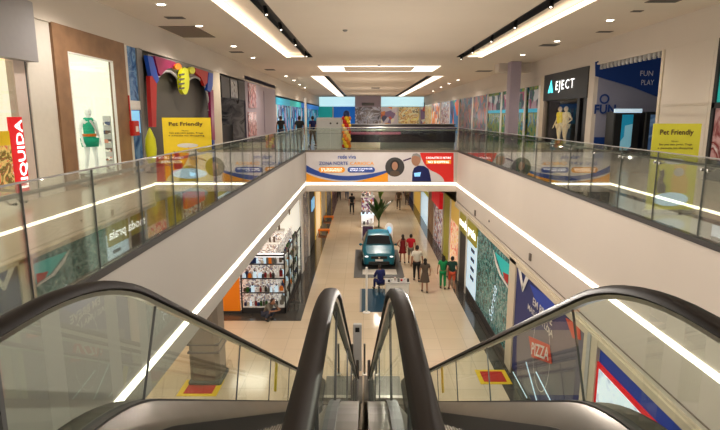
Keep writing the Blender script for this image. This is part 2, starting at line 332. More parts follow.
# back closing walls
w = MB(); w.box(WL - .12, -8, ZH, WL, 42, ZC, 'bulkhead'); w.box(WL - .02, -8, ZH - .02, WL + .05, 42, ZH + .05, 'bulkhead')
w.box(-9.6, -8, -2.0, -9.5, YE, ZC, 'grey'); w.box(WL - .12, 42, 3.3, WL, YE, ZC, 'bulkhead')
struct(w, 'wall_left')
w = MB(); w.box(WR, -8, ZH, WR + .12, YE, ZC, 'bulkhead'); w.box(WR - .05, -8, ZH - .02, WR + .02, YE, ZH + .05, 'bulkhead'); w.box(14.4, -8, 0, 14.5, YE, ZC, 'grey')
struct(w, 'wall_right')
w = MB(); w.box(-12, YE, -.3, 15, YE + .2, ZC, 'grey'); w.box(WL, YE - .15, 3.15, WR, YE - .02, ZC, 'skyblue'); w.box(-14, 62, ZL, 9, 62.2, -2, 'offwhite'); struct(w, 'wall_end')
w = MB(); w.box(-14, -2, ZL, -13.9, 20.4, -2, 'offwhite'); w.box(-14, 40, ZL, -13.9, 62, -2, 'offwhite'); struct(w, 'wall_lower')
w = MB(); w.box(8.9, -2, ZL, 9, 62, -2, 'grey'); struct(w, 'wall_lower')
# beam and column on the upper right
w = MB(); w.box(7.55, 30.6, 4.12, WR + .05, 31.6, ZC, 'bulkhead'); struct(w, 'trim_4')
w = MB(); w.box(7.95, 29.6, 0, 8.5, 30.3, ZC - .01, 'lilac'); w.box(7.9, 29.55, 0, 8.55, 30.35, .15, 'grey')
tag(w.build('column'), 'square lilac-grey column standing by the colourful play area windows', 'column')
# lower column
w = MB(); w.rbox(-5.18, 14.6, ZL + .12, -4.28, 15.5, -2.03, 'columnm', .12); w.rbox(-5.22, 14.56, ZL, -4.24, 15.54, ZL + .14, 'dkgrey', .1); w.rbox(-5.20, 14.58, ZL + 1.0, -4.26, 15.52, ZL + 1.06, 'dkgrey', .03); w.rbox(-5.20, 14.58, ZL + 1.25, -4.26, 15.52, ZL + 1.29, 'dkgrey', .02)
tag(w.build('column'), 'grey-brown square column with dark bands on the lower floor beside the red mat', 'column')
# floor mats
def floor_mat(c, w_, l_, label):
    x, y = c; t = thing('floor_mat', label, 'mat', (x, y, ZL), 'red mats with yellow border')
    b = MB(); b.box(x - w_ / 2, y - l_ / 2, ZL, x + w_ / 2, y + l_ / 2, ZL + .012, 'yellow'); b.build('border', t)
    b = MB(); b.box(x - w_ * .36, y - l_ * .36, ZL + .012, x + w_ * .36, y + l_ * .36, ZL + .02, 'red'); b.build('centre_panel', t)
    return t
a = onZ(201, 388, ZL); floor_mat((a.x, a.y), 1.15, .95, 'red floor mat with yellow border in front of the grey-brown column')
a = onZ(493, 377, ZL); floor_mat((a.x, a.y), .95, .9, 'red floor mat with yellow border below the navy poster wall')
# ================================================================== GUARDRAILS
def guardrail(label, X, y0, y1, side, start, step):
    """side = -1: corridor lies toward -X"""
    t = thing('guardrail', label, 'guardrail', (X, y0, 0))
    hx = X + side * .09
    ys_ = [y0]; y = start
    while y < y1 - .3: ys_.append(y); y += step
    ys_.append(y1)
    for a, b in zip(ys_[:-1], ys_[1:]):
        g = MB(); g.box(X - .006, a + .006, .03, X + .006, b - .006, 1.14, 'glass'); g.build('glass_panel', t)
    for y in ys_[1:-1]: b = MB(); b.box(X - .009, y - .004, .0, X + .009, y + .004, 1.14, 'dkgrey'); b.build('panel_joint', t)
    b = MB(); b.box(X - .012, y0, 1.135, X + .012, y1, 1.15, 'grey'); b.build('top_edge', t)
    b = MB(); b.cyl((hx, y0, 1.02), (hx, y1, 1.02), .022, 'steel_dk', n=10); smoothc(b.build('handrail', t))
    for y in ys_[1:-1]:
        b = MB()
        for dy in (-.07, .07): b.tube([(X, y + dy, .97), (X + side * .06, y + dy, .965), (hx, y + dy, 1.0)], .009, 'steel_dk', 6); b.cyl((X - .015, y + dy, .97), (X + .018 * side, y + dy, .97), .022, 'steel_dk', n=8)
        b.build('bracket', t)
    return t
guardrail('glass guardrail with steel handrail on the left edge of the void', XL - .02, .4, YB - .05, -1, 3.26, 1.2)
guardrail('glass guardrail with steel handrail on the right edge of the void', XR + .02, .4, YB - .05, 1, 3.7, 1.2)
t = thing('guardrail', 'glass guardrail across the footbridge above the wide banner', 'guardrail', (0, YB, 0))
n = 6
for i in range(n):
    a = XL + (XR - XL) * i / n; b_ = XL + (XR - XL) * (i + 1) / n
    g = MB(); g.box(a + .008, YB + .02, .04, b_ - .008, YB + .032, 1.14, 'glass'); g.build('glass_panel', t)
b = MB(); b.cyl((XL, YB + .1, 1.02), (XR, YB + .1, 1.02), .022, 'steel', n=8); b.box(XL, YB + .012, 1.135, XR, YB + .04, 1.15, 'steel'); b.build('handrail', t)
# ================================================================== FOOTBRIDGE BANNER
YF = YB - .035
def P(x, y, off=0): v = onY(x, y, YF - off); return v
ban = thing('banner', 'wide printed banner with portraits and a red corner on the footbridge', 'banner', P(380, 183))
b = MB(); A, B = P(306, 152.5), P(454, 182); b.box(A.x, YF, B.z, B.x, YF + .03, A.z, 'ban_white'); b.build('banner_sheet', ban)
def pp(pts, m, name, off): b = MB(); b.poly([P(x, y, off) for x, y in pts], m); return b.build(name, ban)
def arc(x0, y0, xm, ym, x1, y1, n=14):
    return [((1 - t) ** 2 * x0 + 2 * t * (1 - t) * xm + t * t * x1, (1 - t) ** 2 * y0 + 2 * t * (1 - t) * ym + t * t * y1) for t in [i / n for i in range(n + 1)]]
pp([(306.3, 173)] + arc(306.3, 173, 322, 181.7, 350, 181.8)[1:] + [(306.3, 181.8)], 'ban_orange', 'orange_wave', .004)
pp([(388, 169.5), (388, 181.8), (352, 181.8)] + arc(352, 181.8, 370, 180, 388, 169.5)[1:-1], 'ban_orange', 'orange_wave', .004)
up = arc(306.3, 165, 335, 184, 388, 170); lo_ = arc(388, 172, 350, 189, 306.3, 172)
pp(up + [(x, min(y, 181.8)) for x, y in lo_], 'ban_blue', 'blue_wave', .008)
b = MB(); cpt = P(394.8, 167, .012); rr = 9.6 / F * YB
b.prism([cpt + Vector((math.cos(a) * rr, 0, math.sin(a) * rr)) for a in [2 * PI * i / 28 for i in range(28)]], (0, -.01, 0), 'dark'); b.build('portrait_disc', ban)
b = MB()
b.poly([P(394.8 + 3.0 * math.cos(a), 166 + 4.3 * math.sin(a), .03) for a in [2 * PI * i / 18 for i in range(18)]], 'skin')
b.poly([P(x, y, .028) for x, y in ((389.5, 175), (390.5, 171.5), (394.8, 170.5), (399, 171.5), (400.2, 175), (395, 176.5))], 'browncloth')
b.poly([P(394.8 + 4.6 * math.cos(a), 165.2 + 5.3 * math.sin(a), .026) for a in [2 * PI * i / 18 for i in range(18)]], 'hair'); b.build('portrait_woman', ban)
b = MB()
b.poly([P(x, y, .014) for x, y in ((412, 181.6), (412.5, 172), (414, 168), (418, 165.5), (424, 166), (428.5, 169), (430, 174), (431.3, 181.6))], 'navycloth')
b.poly([P(416 + 4.6 * math.cos(a), 160 + 6.0 * math.sin(a), .018) for a in [2 * PI * i / 18 for i in range(18)]], 'skin')
b.poly([P(x, y, .02) for x, y in ((411.5, 157), (413, 154), (417, 153.2), (420.5, 155.5), (421, 161), (419.4, 157), (415, 155.6))], 'grey')
b.poly([P(x, y, .02) for x, y in ((414, 173), (421, 172), (420, 176.5), (414.5, 176.5))], 'screen_blue')
b.poly([P(x, y, .02) for x, y in ((403, 160.2), (411, 157.4), (411.3, 158.8), (403.4, 161.6))], 'purple'); b.build('portrait_man', ban)
pp([(420, 152.8), (453.6, 152.8), (453.6, 181.8), (444.5, 181.8)] + arc(444.5, 181.8, 443, 175, 432, 171)[1:] + arc(432, 171, 423, 166, 420, 152.8)[1:-1], 'ban_red', 'red_corner', .01)
pp([(426, 160), (451, 160), (451, 163.8), (426, 163.8)], 'ban_orange', 'orange_bar', .016)
for s_, x0, y0, x1, y1, m in (('ZONA NORTE', 319, 165, 348, 161.6, 'ban_blue'), ('CARIOCA', 350, 165, 374, 161.8, 'ban_orange'), ('rede viva', 338, 158.8, 356, 154.6, 'ban_blue'),
                              ('CADASTRE E RETIRE', 426, 158.8, 451, 156.8, 'sign_white'), ('NO SHOPPING', 428, 163.2, 449, 160.8, 'sign_white')):
    a = P(x0, y0, .02); q = P(x1, y1, .02); text(s_, a, UX, UZ, q.x - a.x, q.z - a.z, m, ban, bold=.012 if x0 < 380 else 0)
def pill(x0, y0, x1, y1, m, words):
    r = (y1 - y0) / 2; pts = [(x1 - r + r * math.sin(a), (y0 + y1) / 2 - r * math.cos(a)) for a in [PI * i / 8 for i in range(9)]] + [(x0 + r - r * math.sin(a), (y0 + y1) / 2 + r * math.cos(a)) for a in [PI * i / 8 for i in range(9)]]
    o = pp(pts, m, 'pill', .012); a = P(x0 + 2.5, y1 - 1.2, .016); q = P(x1 - 2.5, y0 + 1.2, .016); text(words, a, UX, UZ, q.x - a.x, q.z - a.z, 'sign_white', ban)
pill(318.5, 167, 345, 172.6, 'ban_orange', 'DE SEGUNDA\nA DOMINGO'); pill(347.5, 167, 375, 172.6, 'ban_blue', 'VENHA CONHECER\nNOSSA LOJA')
# ================================================================== ESCALATORS
RX = (.165, 1.29)
def rz(y):   # handrail height along the run
    return None
def path(dz, y0, y1, off=0):
    """handrail line shifted down by dz: flat, bend, 30 degree incline, bend, flat"""
    s = math.tan(R(30)); zt, zb = .965, -5.2; yt = (2.393 - zt) / s; yb = (2.393 - zb) / s
    pts = []
    if y0 < yt - .6: pts += [(y0, zt), (yt - .6, zt)]
    n = 9
    for i in range(1, n + 1):                        # arc of radius 2.24
        a = R(30) * i / n; r = .6 / math.tan(R(15)) if 0 else .6 / math.tan(R(15))
        pts.append((yt - .6 + r * math.sin(a), zt - r * (1 - math.cos(a))))
    for k in range(1, 8): y = yt + .5 + (yb - yt - 1.0) * k / 8; pts.append((y, 2.393 - s * y))
    for i in range(n + 1):
        a = R(30) * (1 - i / n); r = .6 / math.tan(R(15)); pts.append((yb + .6 - r * math.sin(a), zb + r * (1 - math.cos(a))))
    pts.append((y1, zb))
    return [(y, z - dz) for y, z in pts]
def gz(y):
    s = math.tan(R(30)); return min(.965, max(2.393 - s * y, -5.2))
def escalator(side, label):
    t = thing('escalator', label, 'escalator', (side * .7175, .3, 0))
    xi, xo = side * RX[0], side * RX[1]; x0, x1 = min(xi, xo), max(xi, xo)
    for xx in (x0, x1):
        lw = .035 if abs(xx) < .5 else (.018 if xx > 0 else .0); hp = path(lw, -.35, 14.1)
        # newel loops at both ends
        lp = [(-.35 - .40 * math.sin(a), .64 + .40 * math.cos(a)) for a in [PI * i / 10 for i in range(10, 0, -1)]]
        le = [(14.1 + .40 * math.sin(a), -5.6 + .40 * math.cos(a)) for a in [PI * i / 10 for i in range(1, 11)]]
        full = lp + hp + le
        b = MB(); prof = [(xx - .040, -.012), (xx - .038, .008), (xx - .026, .022), (xx, .026), (xx + .026, .022), (xx + .038, .008), (xx + .040, -.012), (xx + .022, -.026), (xx - .022, -.026)]
        b.sweep(full, prof, 'rubber'); smoothc(b.build('handrail', t), 50)
        b = MB(); b.sweep(full, [(xx - .026, -.022), (xx + .026, -.022), (xx + .02, -.045), (xx - .02, -.045)], 'steel'); b.build('handrail_guide', t)
        g = MB(); top = path(.04, -.7, 14.45); bot = path(.69, -.7, 14.45); n = len(top)
        for i in range(n - 1):
            g.add([(xx - .005, *top[i]), (xx - .005, *top[i + 1]), (xx - .005, *bot[i + 1]), (xx - .005, *bot[i])], [(0, 1, 2, 3)], 'glass_esc')
        o = g.build('balustrade_glass', t)
        # joints of the glass
        for y in [1.72, 3.12] + [5.2 + 1.7 * k for k in range(5)]:
            z1 = gz(y) - .05; lean = .30 if y > 2 else 0; L_ = .54 if y > 2 else .60; w_ = .003 if y > 2 else .012
            b = MB(); b.prism([(xx - .007, y - w_, z1), (xx - .007, y + w_, z1), (xx - .007, y + w_ - lean, z1 - L_), (xx - .007, y - w_ - lean, z1 - L_)], (.014, 0, 0), 'dkgrey'); b.build('glass_joint', t)
    # decks
    ins = side
    dn = path(.69, -.8, 14.6)
    for xx, inner in ((x0, 1), (x1, -1)):
        b = MB(); b.sweep(dn, [(xx - .03, -.01), (xx - .03, .012), (xx + .03, .012), (xx + .03, -.01)], 'dark'); b.build('glass_clamp', t)
        b = MB(); b.sweep(dn, [(xx + inner * .03, 0), (xx + inner * .15, -.13), (xx + inner * .155, -.15), (xx + inner * .03, -.03)], 'steel_br'); smoothc(b.build('inner_deck', t))
        b = MB(); b.sweep(dn, [(xx + inner * .15, -.14), (xx + inner * .165, -.14), (xx + inner * .165, -.45), (xx + inner * .15, -.45)], 'dark'); b.build('skirt_panel', t)
    b = MB()
    for xx, s2 in ((xi, -side), (xo, side)):
        e = .14 if abs(xx) < .5 else .16
        b.sweep(dn, [(xx + s2 * .03, 0), (xx + s2 * e, 0), (xx + s2 * e, -.02), (xx + s2 * .03, -.02)], 'steel_br')
    b.build('outer_deck', t)
    b = MB(); xx = xo + side * .16
    b.sweep(dn, [(xx, 0), (xx, -1.25), (xx - side * .02, -1.25), (xx - side * .02, 0)], 'steel_dk')
    b.sweep(dn, [(xx, -1.25), (side * .01, -1.25), (side * .01, -1.27), (xx, -1.27)], 'steel_dk'); b.build('truss_cladding', t)
    # landings + comb plates
    sx0, sx1 = x0 + .165, x1 - .165
    b = MB(); b.box(sx0, -.9, -.02, sx1, 1.0, .012, 'steel_dk'); 
    for k in range(12): b.box(sx0 + .03 + k * (sx1 - sx0 - .06) / 12, -.9, .012, sx0 + .05 + k * (sx1 - sx0 - .06) / 12, .95, .016, 'steel')
    b.build('landing_plate', t)
    b = MB(); b.box(sx0, 13.9, ZL - .02, sx1, 15.15, ZL + .02, 'steel_dk'); b.box(sx0, 13.85, ZL + .02, sx1, 14.0, ZL + .03, 'steel'); b.build('landing_plate', t)
    b = MB(); b.box(sx0, .95, .01, sx1, 1.08, .03, 'yellow'); b.build('comb_plate', t)
    # steps
    tr = .40; y = 1.08; k = 0; zprev = .02
    while y < 13.6:
        z = .02 if y < 1.9 else max(2.393 - 1.02 - math.tan(R(30)) * (y + tr), ZL + .02)
        b = MB(); b.box(sx0, y, z - .25, sx1, y + tr - .004, z, 'stepm')
        nr = 26 if y < 6 else 0
        for q in range(nr): xq = sx0 + .01 + q * (sx1 - sx0 - .02) / 26; b.box(xq, y + .004, z, xq + .013, y + tr - .004, z + .010, 'steel_dk')
        b.box(sx0, y - .001, z - .006, sx1, y + .006, z + .011, 'dark')
        b.build('step', t); y += tr; k += 1
    return t
escalator(-1, 'left escalator of the pair, its far handrail beside the grey fascia')
escalator(1, 'right escalator of the pair, running down beside the mural wall')
# seam between the two centre decks, belongs to the flooring of the truss
# bottom bollards and totem
for i, px_ in enumerate((338.5, 352.5, 364.5, 376.5)):
    a = onY(px_, 360, 15.3); b = MB(); x = a.x
    b.rbox(x - .03, 15.27, ZL, x + .03, 15.33, ZL + 1.02, 'steel_dk', .01); b.rbox(x - .07, 15.22, ZL, x + .07, 15.38, ZL + .03, 'steel', .01)
    tag(b.build('bollard'), ['leftmost slim steel bollard at the foot of the escalators', 'slim steel bollard just left of the grey totem', 'slim steel bollard just right of the grey totem', 'rightmost slim steel bollard at the foot of the escalators'][i], 'bollard', 'steel bollards at the escalator foot')
t = thing('sign_totem', 'slim pale grey totem with a small dark screen below the escalators', 'sign', (-.18, 15.6, ZL))
b = MB(); b.rbox(-.32, 15.52, ZL, -.05, 15.66, ZL + 1.55, 'ltgrey', .02); b.build('body', t)
b = MB(); b.box(-.25, 15.51, ZL + 1.3, -.12, 15.52, ZL + 1.45, 'black'); b.build('screen', t)
# yellow stickers on the glass
for s in (-1, 1):
    y = 7.25 if s < 0 else 7.9; xx = s * 1.29 - .011; z = gz(y)
    b = MB(); b.prism([(xx, y + .05, z - .08), (xx, y + .25, z - .22), (xx, y + .05, z - .56), (xx, y - .15, z - .44)], (.002, 0, 0), 'yellow')
    tag(b.build('safety_sticker'), 'yellow safety sticker on the glass of the %s balustrade' % ('leftmost' if s < 0 else 'rightmost'), 'sticker')
# ================================================================== CEILING FIXTURES
def trough(x0, x1, y0, y1, outer, label):
    b = MB(); t = thing('cove_light', label, 'ceiling light', ((x0 + x1) / 2, (y0 + y1) / 2, ZC))
    xx = x0 if outer < 0 else x1
    b.box(xx - outer * .02, y0 + .05, ZC + .01, xx - outer * .24, y1 - .05, ZC + .03, 'glow'); b.build('light_strip', t)
    b = MB(); b.box(x0 + .02, y1 - .35, ZC + .01, x1 - .02, y1 - .05, ZC + .03, 'panel_light'); b.build('end_strip', t)
trough(-3.9, -2.95, TY0, TY1, -1, 'long glowing ceiling recess running over the left side of the void')
trough(5.16, 5.95, TY0, TY1, 1, 'long glowing ceiling recess running over the right side of the void')
for x0, x1, lb in ((-3.95, -2.95, 'farther left glowing ceiling recess beyond the square of ceiling lights'), (5.16, 5.95, 'farther right glowing ceiling recess beyond the square of ceiling lights')):
    b = MB(); b.box(x0 + .04, 40.4, ZC + .02, x1 - .04, 81.8, ZC + .05, 'panel_light'); tag(b.build('cove_light'), lb, 'ceiling light')
t = thing('light_frame', 'wide rectangular frame of ceiling lights over the footbridge', 'ceiling light', (.9, 34.4, ZC))
for x0, x1, nm in ((-2.7, -1.2, 'light_panel'), (3.1, 4.55, 'light_panel')):
    b = MB(); b.box(x0, 32.4, ZC + .0, x1, 36.5, ZC + .04, 'panel_light'); b.build(nm, t)
for y0, y1 in ((32.35, 32.75), (36.0, 36.5)):
    b = MB(); b.box(-1.2, y0, ZC, 3.1, y1, ZC + .04, 'panel_light'); b.build('light_bar', t)
b = MB(); b.box(-1.2, 32.75, ZC + .0, 3.1, 36.0, ZC + .05, 'ceil'); b.build('centre_panel', t)
def spot(loc, tilt, label):
    t = thing('track_spotlight', label, 'spotlight', loc, 'black spotlights in the ceiling slots')
    x, y, z = loc; d = Vector((tilt, -.5, -1)).normalized(); b = MB()
    b.box(x - .04, y - .06, z, x + .04, y + .06, z + .06, 'black'); b.build('track_adapter', t)
    b = MB(); c0 = Vector((x, y, z - .03)); b.cyl(c0, c0 + d * .18, .07, 'black', n=12); b.cyl(Vector((x, y, z + .02)), c0 + d * .05, .015, 'black', n=6); smoothc(b.build('lamp_head', t))
    b = MB(); b.cyl(c0 + d * .175, c0 + d * .185, .035, 'glow', n=12); b.build('lens', t)
SL = [(269, 9), (283, 25), (295.6, 41), (304.5, 53)]; SRr = [(545.7, 1), (509.5, 23), (489, 37.4), (470.5, 49), (457.5, 56)]
ordn = ['nearest', 'second', 'third', 'fourth', 'farthest']
for i, (x, y) in enumerate(SL): a = onZ(x, y, ZC); spot((-2.72, a.y, ZC + .02), .3, 'black spotlight, %s from the front in the left ceiling slot' % ordn[i])
for i, (x, y) in enumerate(SRr): a = onZ(x, y, ZC); spot((4.83, a.y, ZC + .02), -.3, 'black spotlight, %s from the front in the right ceiling slot' % ordn[i])
lights = []
def downlight(x, y, label, z=ZC):
    t = thing('downlight', label, 'ceiling light', (x, y, z), 'round recessed ceiling downlights')
    b = MB(); b.lathe((x, y, z - .012), [(.10, 0), (.15, 0), (.15, .012), (.10, .012)], 'white', 16); b.build('trim_ring', t)
    b = MB(); b.cyl((x, y, z - .02), (x, y, z - .013), .10, 'downlight', n=16); b.build('lens', t)
    lights.append((x, y))
DL = [(161, 4, 'left'), (199, 25.6, 'left'), (233.6, 46, 'left'), (253, 57.5, 'left'), (286, 76, 'left'), (294, 80.2, 'left'), (299.5, 84.5, 'left'), (305, 87.5, 'left'),
      (610, 20, 'right'), (557, 41, 'right'), (522.7, 54.6, 'right'), (458, 80, 'right'), (449, 83.5, 'right'), (441, 87, 'right'), (433, 91, 'right')]
cnt = {'left': 0, 'right': 0}; nm = ['first', 'second', 'third', 'fourth', 'fifth', 'sixth', 'seventh', 'eighth']
for x, y, sd in DL:
    a = onZ(x, y, ZC); downlight(a.x, a.y, 'small round downlight, %s from the front over the %s walkway' % (nm[cnt[sd]], sd)); cnt[sd] += 1
def vent(x, y, w_, l_, label, m='dkgrey'):
    a = onZ(x, y, ZC); t = thing('air_vent', label, 'air vent', (a.x, a.y, ZC), 'ceiling air vents')
    b = MB(); b.box(a.x - w_ / 2, a.y - l_ / 2, ZC - .015, a.x + w_ / 2, a.y + l_ / 2, ZC - .002, 'taupe'); b.build('frame', t)
    b = MB(); k = max(3, int(l_ / .12))
    for i in range(k): yy = a.y - l_ / 2 + .03 + (l_ - .06) * (i + .2) / k; b.box(a.x - w_ / 2 + .04, yy, ZC - .022, a.x + w_ / 2 - .04, yy + (l_ - .06) / k * .6, ZC - .012, m)
    b.build('grille', t)
vent(175, 17.6, .55, .35, 'small dark ceiling vent nearest the camera on the left'); vent(236.6, 52, .6, .5, 'small dark ceiling vent beside the left downlights'); vent(270, 69.6, .6, .9, 'small far ceiling vent on the left')
vent(549, 45, .7, .6, 'dark ceiling vent over the right walkway before the lit shop sign'); vent(663, 1, .8, .3, 'dark ceiling vent at the upper right corner'); vent(637, 11, .3, .2, 'tiny ceiling vent near the upper right'); vent(604.6, 31.6, .5, .3, 'narrow ceiling vent over the blue shop'); vent(484, 71, 1.0, .9, 'far ceiling vent above the lilac-grey column')
vent(375.5, 88, .9, 2.0, 'small far vent in the middle of the ceiling')
q = [onZ(x, y, ZC) for x, y in ((143, 26), (193, 26), (217, 37), (170, 37))]
b = MB(); b.box(max(WL + .12, q[0].x * .5 + q[3].x * .5), q[2].y, ZC - .02, q[1].x * .5 + q[2].x * .5, q[0].y, ZC - .003, 'taupe'); tag(b.build('access_panel'), 'large brown-grey ceiling panel beside the left bulkhead', 'ceiling panel')
for px_, py_, lb in ((379, 65, 'small black smoke detector near the cross lights'), (345, 30, 'tiny grey smoke detector in the middle ceiling')):
    a = onZ(px_, py_, ZC); b = MB(); b.lathe((a.x, a.y, ZC - .06), [(.03, 0), (.07, .02), (.09, .06)], 'dkgrey' if px_ > 360 else 'grey', 12); tag(b.build('smoke_detector', smooth=True), lb, 'smoke detector')
# ================================================================== UPPER LEFT SHOPS
def YW(x, X=WL, y=116): return onX(x, y, X).y
def recess(t, X, side, y0, y1, z0, z1, dep, m_back, m_side=None, m_top=None, name='interior'):
    """open box behind a shopfront (side=-1 goes toward -X)"""
    xb = X + side * dep; b = MB(); m_side = m_side or m_back; m_top = m_top or m_back
    b.poly([(xb, y0, z0), (xb, y1, z0), (xb, y1, z1), (xb, y0, z1)], m_back)
    b.poly([(X, y0, z0), (xb, y0, z0), (xb, y0, z1), (X, y0, z1)], m_side); b.poly([(X, y1, z0), (xb, y1, z0), (xb, y1, z1), (X, y1, z1)], m_side)
    b.poly([(X, y0, z1), (xb, y0, z1), (xb, y1, z1), (X, y1, z1)], m_top)
    return b.build(name, t)
# -- wall pieces
w = MB()
w.box(WL - .1, 11.12, 0, WL, YW(58), ZH, 'offwhite'); w.box(WL - .1, YW(31) - .03, 0, WL + .01, YW(31) + .01, ZH, 'dkgrey')
w.box(WL - .1, 15.62, 0, WL + .03, 15.82, ZH, 'offwhite'); w.box(WL - .1, YW(213), 0, WL + .03, YW(221), ZH, 'cream'); w.box(WL - .1, -8, 0, WL, 6.2, ZH, 'offwhite')
w.box(WL - .1, YW(246), 0, WL, YW(276), 4.0, 'lilac');
struct(w, 'wall_left')
# shop 1
t = thing('shopfront', 'shopfront at the left edge with a grey overhead box and glowing interior walls', 'shopfront', (WL, 8.8, 0))
b = MB(); b.rbox(WL - .05, 6.2, 2.78, WL + .22, YW(38, WL + .22, 50), 3.95, 'greybox', .02); b.build('overhead_box', t)
recess(t, WL, -1, 6.2, 11.0, 0, 2.8, 2.2, 'shop_white', 'shop_white', 'shop_warm')  # self-glowing walls stand in for the shop's lighting
b = MB(); b.box(WL - .15, YW(19), 0, WL, 11.1, 2.8, 'pinkish'); b.build('door_jamb', t)
b = MB(); b.box(WL - .03, 6.25, .05, WL - .02, YW(19), 2.75, 'glass_shop'); b.build('glass_pane', t)
# LIQUIDA
y0, z0, y1, z1 = prect(WL + .02, 7.5, 117, 21, 190); y0 = YW(8, WL + .02, 130); y1 = YW(24, WL + .02, 150)
t = thing('sale_sign', 'red vertical sign reading LIQUIDA in the leftmost shop window', 'sign', (WL + .02, y0, .1))
b = MB(); b.box(WL + .02, y0, .15, WL + .05, y1, onX(8, 117, WL).z, 'red_lit'); b.build('sign_board', t)
text('LIQUIDA', (WL + .06, y0 + .42, .28), UZ, -UY, 1.35, .27, 'sign_white', t, off=.0, bold=.02).location.x += .0
t2 = thing('food_poster', 'small printed poster with yellow top beside the red sale sign', 'poster', (WL + .02, 10.0, .3))
b = MB(); b.box(WL + .03, 9.75, .22, WL + .05, y0 - .02, 1.15, 'm_food'); b.build('picture', t2)
b = MB(); b.box(WL + .03, 9.75, 1.15, WL + .05, y0 - .02, 1.42, 'yellow'); b.build('yellow_top', t2)
# wood-framed window
ya, yb_ = YW(58), 15.6; ga, gb = YW(71), YW(115)
t = thing('shopfront', 'wood-framed display window holding a mannequin in a green dress', 'shopfront', (WL, (ya + yb_) / 2, 0))
b = MB(); b.box(WL - .06, ya, 0, WL + .06, ga, ZH, 'wood'); b.box(WL - .06, gb, 0, WL + .06, yb_, ZH, 'wood'); b.box(WL - .06, ga, 3.16, WL + .06, gb, ZH, 'wood'); b.box(WL - .06, ga, 0, WL + .06, gb, .08, 'wood'); b.build('wooden_frame', t)
b = MB(); b.box(WL + .0, ga, .08, WL + .07, ga + .03, 3.16, 'white'); b.box(WL, gb - .03, .08, WL + .07, gb, 3.16, 'white'); b.box(WL, ga, 3.13, WL + .07, gb, 3.16, 'white'); b.build('window_trim', t)
b = MB(); b.box(WL - .02, ga, .08, WL - .01, gb, 3.16, 'glass_shop'); b.build('glass_pane', t)
recess(t, WL - .06, -1, ga - .4, gb + .3, .08, 3.16, 1.5, 'shop_white')  # bright display lighting put into glowing walls
b = MB(); b.box(WL - .3, gb - .10, .1, WL - .1, gb - .05, 1.7, 'white')
for k in range(6): b.box(WL - .29, gb - .13, .25 + k * .24, WL - .11, gb - .10, .35 + k * .24, 'm_goods')
b.build('display_shelf', t)
